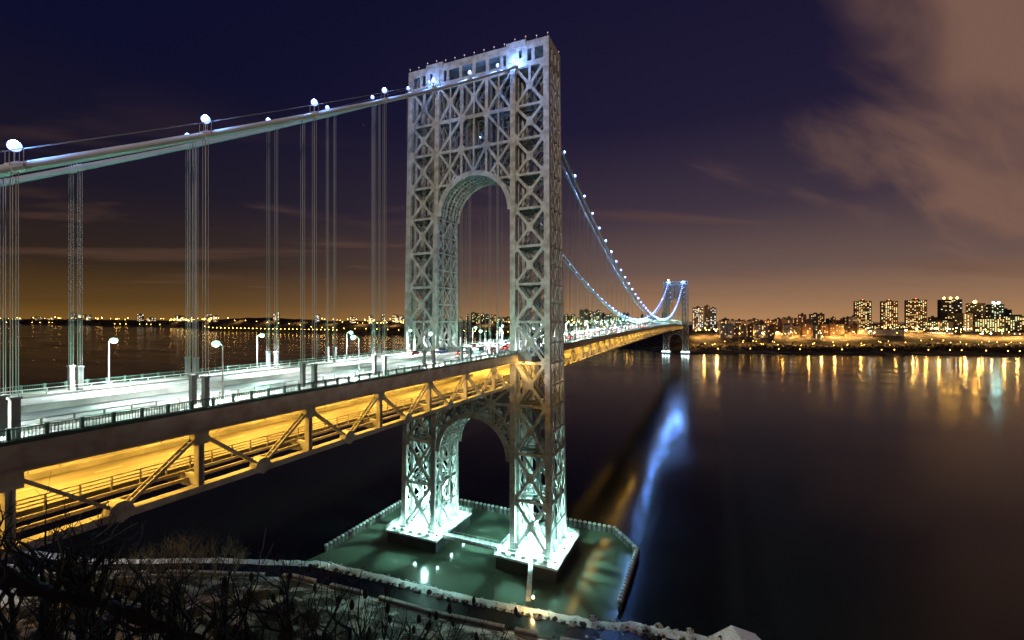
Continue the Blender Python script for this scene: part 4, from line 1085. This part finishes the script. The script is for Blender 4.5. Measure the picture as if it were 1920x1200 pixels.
def city_lamps():
    rnd = random.Random(21)
    def proto(nm, m):
        b = MB(); b.cur = 0; b.tube([(0, 0, 0), (0, 0, 8)], .2, 4); b.cur = 1; b.ball((0, 0, 8.6), .62, 6, 4); return b.mesh('street_lamp', [BLACK, m])
    ms = proto('s', E_CITYS); mr = proto('r', E_RIDGE); mw = proto('w', E_CITYW)
    def put(px, t, lab, grp, m=ms, k=1., lift=0, nm='street_lamp'):
        d, _, _ = land_at(px); o = bpy.data.objects.new(nm, m); C.objects.link(o)
        p = at(px, d + t, land_z(px, t) + lift); o.location = p; q = max(1, (d + t) / 1250) * k; o.scale = (q, q, q if q < 1.5 else 1.5 + (q - 1.5) * .5)
        tag(o, lab, 'street lamp' if nm == 'street_lamp' else 'light', grp)
    for x in (1346, 1407, 1460, 1500, 1579, 1653, 1677, 1741, 1781, 1803, 1849, 1890, 1912):
        put(x, 9, 'orange lamp on the far waterfront, right of the bridge', 'waterfront lamps', k=1.25)
    for i in range(46): put(rnd.uniform(1320, 1915), rnd.uniform(105, 150), 'orange lamp along the riverside parkway at right', 'parkway lamps', mr, k=.9)
    for i in range(110): put(rnd.uniform(1300, 1915), rnd.uniform(190, 330), 'orange street lamp glowing among the ridge buildings', 'ridge street lamps', mr if rnd.random() < .8 else mw, k=rnd.uniform(1.1, 2.0))
    for x in (1361, 1632, 1858): put(x, 215, 'large white lamp glaring among the buildings at right', 'glaring white lamps', mw, k=2.2)
    for i in range(34): put(384 + i * 7.5, 12, 'orange lamp in the evenly spaced string along the far left shore', 'left shore lamps', k=1.5)
    for i in range(30): put(440 + i * 20.5, interp([(440, 260), (600, 90), (760, 60), (1100, 70)], 440 + i * 20.5), 'orange lamp along the shore highway seen through the suspenders', 'shore highway lamps', k=1.35)
    for x in (12, 60, 75, 92, 98, 215, 225, 236, 262, 275, 283, 300): put(x, 20, 'lone lamp on the distant shore at far left', 'distant shore lamps', k=1.1)
    for i in range(170): put(rnd.choice([rnd.uniform(300, 430), rnd.uniform(310, 400), rnd.uniform(600, 760), rnd.uniform(680, 760), rnd.uniform(-20, 260), rnd.uniform(800, 1150), rnd.uniform(1060, 1240)]), rnd.uniform(250, 600), 'orange light dotting the dark hills across the river', 'hill lamps', mr, k=rnd.uniform(.7, 1.5), lift=6, nm='hillside_light')
    # wide sodium light pooled over the ridge streets
    for i in range(26):
        px = 1310 + i * 24.5; d, _, _ = land_at(px)
        for t, pw in ((130, 40000), (225, 150000)):
            if t > 200: lamp('POINT', at(px + 10, d + t + 20, land_z(px, t) + 12), (1, .50, .12), 52000 * rnd.uniform(.4, 1.5), 1.5, 'street_glow')
            lamp('SPOT', at(px + rnd.uniform(-8, 8), d + t, land_z(px, t) + 15), (1, .50, .12), pw * rnd.uniform(.6, 1.4), 1.5, 'street_glow', spot=R(158), blend=.3)
    for i in range(14):
        px = 330 + i * 58; d, _, _ = land_at(px)
        lamp('SPOT', at(px, d + 330, land_z(px, 330) + 30), (1, .52, .14), 300000, 3, 'street_glow', spot=R(160), blend=.3)
city_lamps()
def viaduct():
    a, b = at(1660, 1205), at(1990, 1150); z = 24; T = thing('viaduct', 'low elevated highway on short columns along the far bank at the right edge', 'viaduct', (a.x, a.y, z))
    MB().beam((a.x, a.y, z), (b.x, b.y, z), 10, 1.4, (0, 1, 0)).build('roadway', CONC, T, (a.x, a.y, z))
    n = 22
    for k in range(n + 1):
        p = a.lerp(b, k / n); MB().box(p.x - .8, p.x + .8, p.y - .8, p.y + .8, 2, z - .7).build('column', CONC, T, (a.x, a.y, z))
    for k in range(8):
        p = a.lerp(b, (k + .5) / 8); lamp('POINT', (p.x, p.y, z + 9), (1, .5, .12), 9000, 1, 'street_glow')
viaduct()

# ------------------------------------------------------------------ snowy hut roof at the lower right
hp = ground(1388, 1204, 4.0); hp.z = 1.3
T = thing('riverside_hut', 'low hut with a peaked snow-covered roof at the bottom edge of the photo', 'hut', hp, rz=TH + .15)
MB().box(-5, 5, -4, 4, -2, 1.6).build('wall', ROCK, T)
m = MB(); m.v = [(-7.5, -4.5, 1.2), (7.5, -4.5, 1.2), (7.5, 4.5, 1.2), (-7.5, 4.5, 1.2), (-1, -4.2, 4.1), (-1, 4.2, 4.1), (7.5, 0, 1.3)]
m.face(0, 1, 6, 5, 4); m.v = [(-7.5, -4.5, 1.0), (7.5, -4.5, 1.0), (7.5, 4.5, 1.0), (-7.5, 4.5, 1.0), (-.6, -4.5, 3.9), (.6, 4.5, 3.9)]; m.f = []; m.mi = []
for q in ((0, 1, 4), (3, 5, 2), (0, 4, 5, 3), (1, 2, 5, 4), (0, 3, 2, 1)): m.face(*q)
m.build('roof', SNOWM, T)

# ------------------------------------------------------------------ bare shrubs and trees
def branch(mb, p, d, L, r, depth, rnd, tips, bend=.35, up=.25, spl=(2, 3), n=4, kink=3):
    pts = [p]; rr = [r]; q = Vector(p); dd = Vector(d)
    for i in range(kink):
        dd = (dd + Vector((rnd.gauss(0, 1), rnd.gauss(0, 1), rnd.gauss(0, 1) + up)) * bend * .5).normalized()
        q = q + dd * L / kink; pts.append(q.copy()); rr.append(r * (1 - .38 * (i + 1) / kink))
    mb.tube(pts, rr, n, False)
    if depth == 0: tips.append((q, dd)); return
    for k in range(rnd.randint(*spl)):
        s = rnd.uniform(.25, 1) if k else 1
        j = min(kink, max(1, int(s * kink + .5)))
        nd = (dd + Vector((rnd.gauss(0, 1), rnd.gauss(0, 1), rnd.gauss(0, .6) + up)) * .62).normalized()
        branch(mb, pts[j], nd, L * rnd.uniform(.55, .85), rr[j] * .68, depth - 1, rnd, tips, bend, up, spl, n, kink)
def shrubs():
    rnd = random.Random(17); seedm = MB(); seedm.lathe((0, 0, 0), [(.02, -.13), (.055, -.09), (.07, -.02), (.055, .06), (.02, .14)], 7); sme = seedm.mesh('seed_head', SEED)
    # px of the crown, top row, distance, seeds?
    spec = []
    for px, top, d, seeds in ((255, 1065, 13, 1), (330, 1045, 14, 1), (365, 1075, 12, 1), (415, 1060, 13, 1), (480, 1040, 13, 1), (520, 1025, 15, 1), (555, 1030, 14, 1), (600, 1040, 14, 1), (645, 1045, 15, 1), (690, 1080, 15, 1), (720, 1095, 16, 1), (770, 1110, 16, 1), (815, 1140, 16, 1), (840, 1150, 15, 1), (900, 1160, 17, 1), (300, 1110, 11, 0), (560, 1110, 12, 0), (640, 1115, 13, 0), (740, 1140, 13, 0), (440, 1110, 12, 0), (230, 1090, 9, 0), (310, 1120, 9, 0), (390, 1130, 9, 0), (500, 1120, 10, 1), (590, 1090, 10, 0), (700, 1120, 11, 0), (670, 1150, 10, 0), (790, 1150, 12, 0), (120, 1130, 8, 0), (30, 1060, 8, 0), (160, 1060, 11, 0), (60, 1100, 10, 0), (880, 1170, 14, 0)):
        spec.append((px, top, d, seeds, 'sumac'))
    for px, top, d in ((250, 1010, 12), (330, 1020, 13), (110, 960, 10), (-10, 1000, 8), (170, 1010, 9), (20, 925, 11), (90, 880, 12), (150, 900, 13), (60, 1000, 9), (200, 960, 14), (-40, 930, 10)):
        spec.append((px, top, d, 0, 'tall'))
    n = 0
    for px, top, d, seeds, kind in spec:
        p = at(px + rnd.uniform(-12, 12), d); gz = near_z(p.x, p.y); zt = H - (top - 600) * d / F
        L = zt - gz
        # long stem from the cliff ledge, crown in the last metres
        crown = 2.4 if kind == 'sumac' else 3.6
        base = Vector((p.x, p.y, gz - .2)); mb = MB(); tips = []
        q = Vector((p.x, p.y, zt - crown)); mid = base.lerp(q, .5) + Vector((rnd.uniform(-.3, .3), rnd.uniform(-.3, .3), 0))
        r0 = .085 if kind == 'sumac' else .12
        mb.tube([base, mid, q], [r0 * 1.5, r0 * 1.2, r0 * .8], 6, False)
        for k in range(rnd.randint(4, 5)):
            branch(mb, base.lerp(q, rnd.uniform(.8, 1)) if k else q, Vector((rnd.gauss(0, .55), rnd.gauss(0, .55), 1)).normalized(), crown * rnd.uniform(.36, .46), r0 * .5, 3 if kind == 'tall' else 2, rnd, tips, .5, .35, (2, 3), 4)
        # rescale crown to end at the wanted height
        zmax = max(v[2] for v in mb.v); k = (zt - (zt - crown)) / max(.1, zmax - q.z)
        mb.v = [(x, y, z if z < q.z else q.z + (z - q.z) * k) for x, y, z in mb.v]
        n += 1
        lab = {'sumac': 'bare sumac shrub with dark upright seed cones' if seeds else 'dark leafless shrub tangled among the sumacs', 'tall': 'tall bare shrub silhouetted against the lower roadway'}[kind]
        lab = lab + f', crown {["at the left edge", "below the first truss panel", "left of centre", "under the near tower"][min(3, max(0, int(px / 240)))]}'
        T = thing('sumac_shrub' if seeds else 'bare_shrub', lab, 'shrub', base, 'bare shrubs in the foreground')
        mb.build('branches', BARK, T, base)
        if seeds:
            rnd.shuffle(tips)
            for tp, td in tips[:rnd.randint(2, 5)]:
                o = bpy.data.objects.new('seed_head', sme); C.objects.link(o); o.parent = T
                z = tp.z if tp.z < q.z else q.z + (tp.z - q.z) * k
                o.location = Vector((tp.x, tp.y, z + .1)) - base; s = rnd.uniform(.8, 1.35); o.scale = (s, s, s)
    # brushy trees on the slope below the bridge
    for i, (px, d, h) in enumerate([(270, 128, 15), (305, 132, 17), (340, 135, 18), (375, 138, 17), (405, 140, 15), (435, 143, 12), (225, 125, 14), (180, 122, 13), (120, 118, 12), (60, 112, 12), (320, 118, 10), (250, 112, 11), (150, 108, 10)]):
        p = at(px, d); p.z = near_z(p.x, p.y) - .3
        if p.z < 0: p.z = 2.5
        mb = MB(); tips = []
        for k in range(5): branch(mb, p, Vector((rnd.gauss(0, .3), rnd.gauss(0, .3), 1)).normalized(), h * .36, .16, 3, rnd, tips, .25, .5, (3, 4), 3, 2)
        tag(mb.build('bare_tree', BARK2), f'brushy leafless tree on the snowy bank below the bridge, {ORD[i]} counted from the first planted', 'tree', 'bare trees on the bank')['label'] = 'brushy pale-twigged tree on the snowy bank under the side span'
    for i in range(70):
        px = rnd.uniform(20, 1000); d = rnd.uniform(70, 118); p = at(px, d); 
        if shore(p.x) - p.y < 17.5: continue
        p.z = near_z(p.x, p.y) - .2; mb = MB(); tips = []
        for k in range(3): branch(mb, p, Vector((rnd.gauss(0, .4), rnd.gauss(0, .4), 1)).normalized(), rnd.uniform(1.5, 2.6), .09, 3, rnd, tips, .35, .4, (2, 4), 3, 2)
        tag(mb.build('bare_bush', BARK), 'small leafless bush on the snowy slope above the wet path', 'bush', 'bushes on the snowy slope')
shrubs()


pts = [at(x, d, H - (y - 600) * d / F) for x, y, d in ((-60, 1075, 8.4), (40, 1098, 8.6), (130, 1118, 8.8), (210, 1140, 9.1), (290, 1168, 9.4), (370, 1200, 9.7), (450, 1240, 10))]
mb = MB(); fine = []
for a, b in zip(pts, pts[1:]):
    for k in range(7): fine.append(a.lerp(b, k / 7) + Vector((0, 0, .16 * noise.noise(a.lerp(b, k / 7) * 1.2))))
mb.tube(fine, [.15 + .07 * noise.noise(p * 2.3) - .002 * i for i, p in enumerate(fine)], 14)
mb.v = [tuple(Vector(v) + Vector((noise.noise(Vector(v) * 5), noise.noise(Vector(v) * 5 + Vector((9, 0, 0))), noise.noise(Vector(v) * 5 + Vector((0, 9, 0))))) * .09) for v in mb.v]
rnd = random.Random(4); tips = []
for k in range(34):
    p = rnd.choice(fine); branch(mb, p, Vector((rnd.gauss(0, .5), rnd.gauss(0, .5), 1)).normalized(), rnd.uniform(.5, 1.1), .05, 2, rnd, tips, .5, .3)
tag(mb.build('fallen_trunk', BARK), 'black fallen tree trunk slanting down through the shrubs, bottom left corner', 'fallen tree')
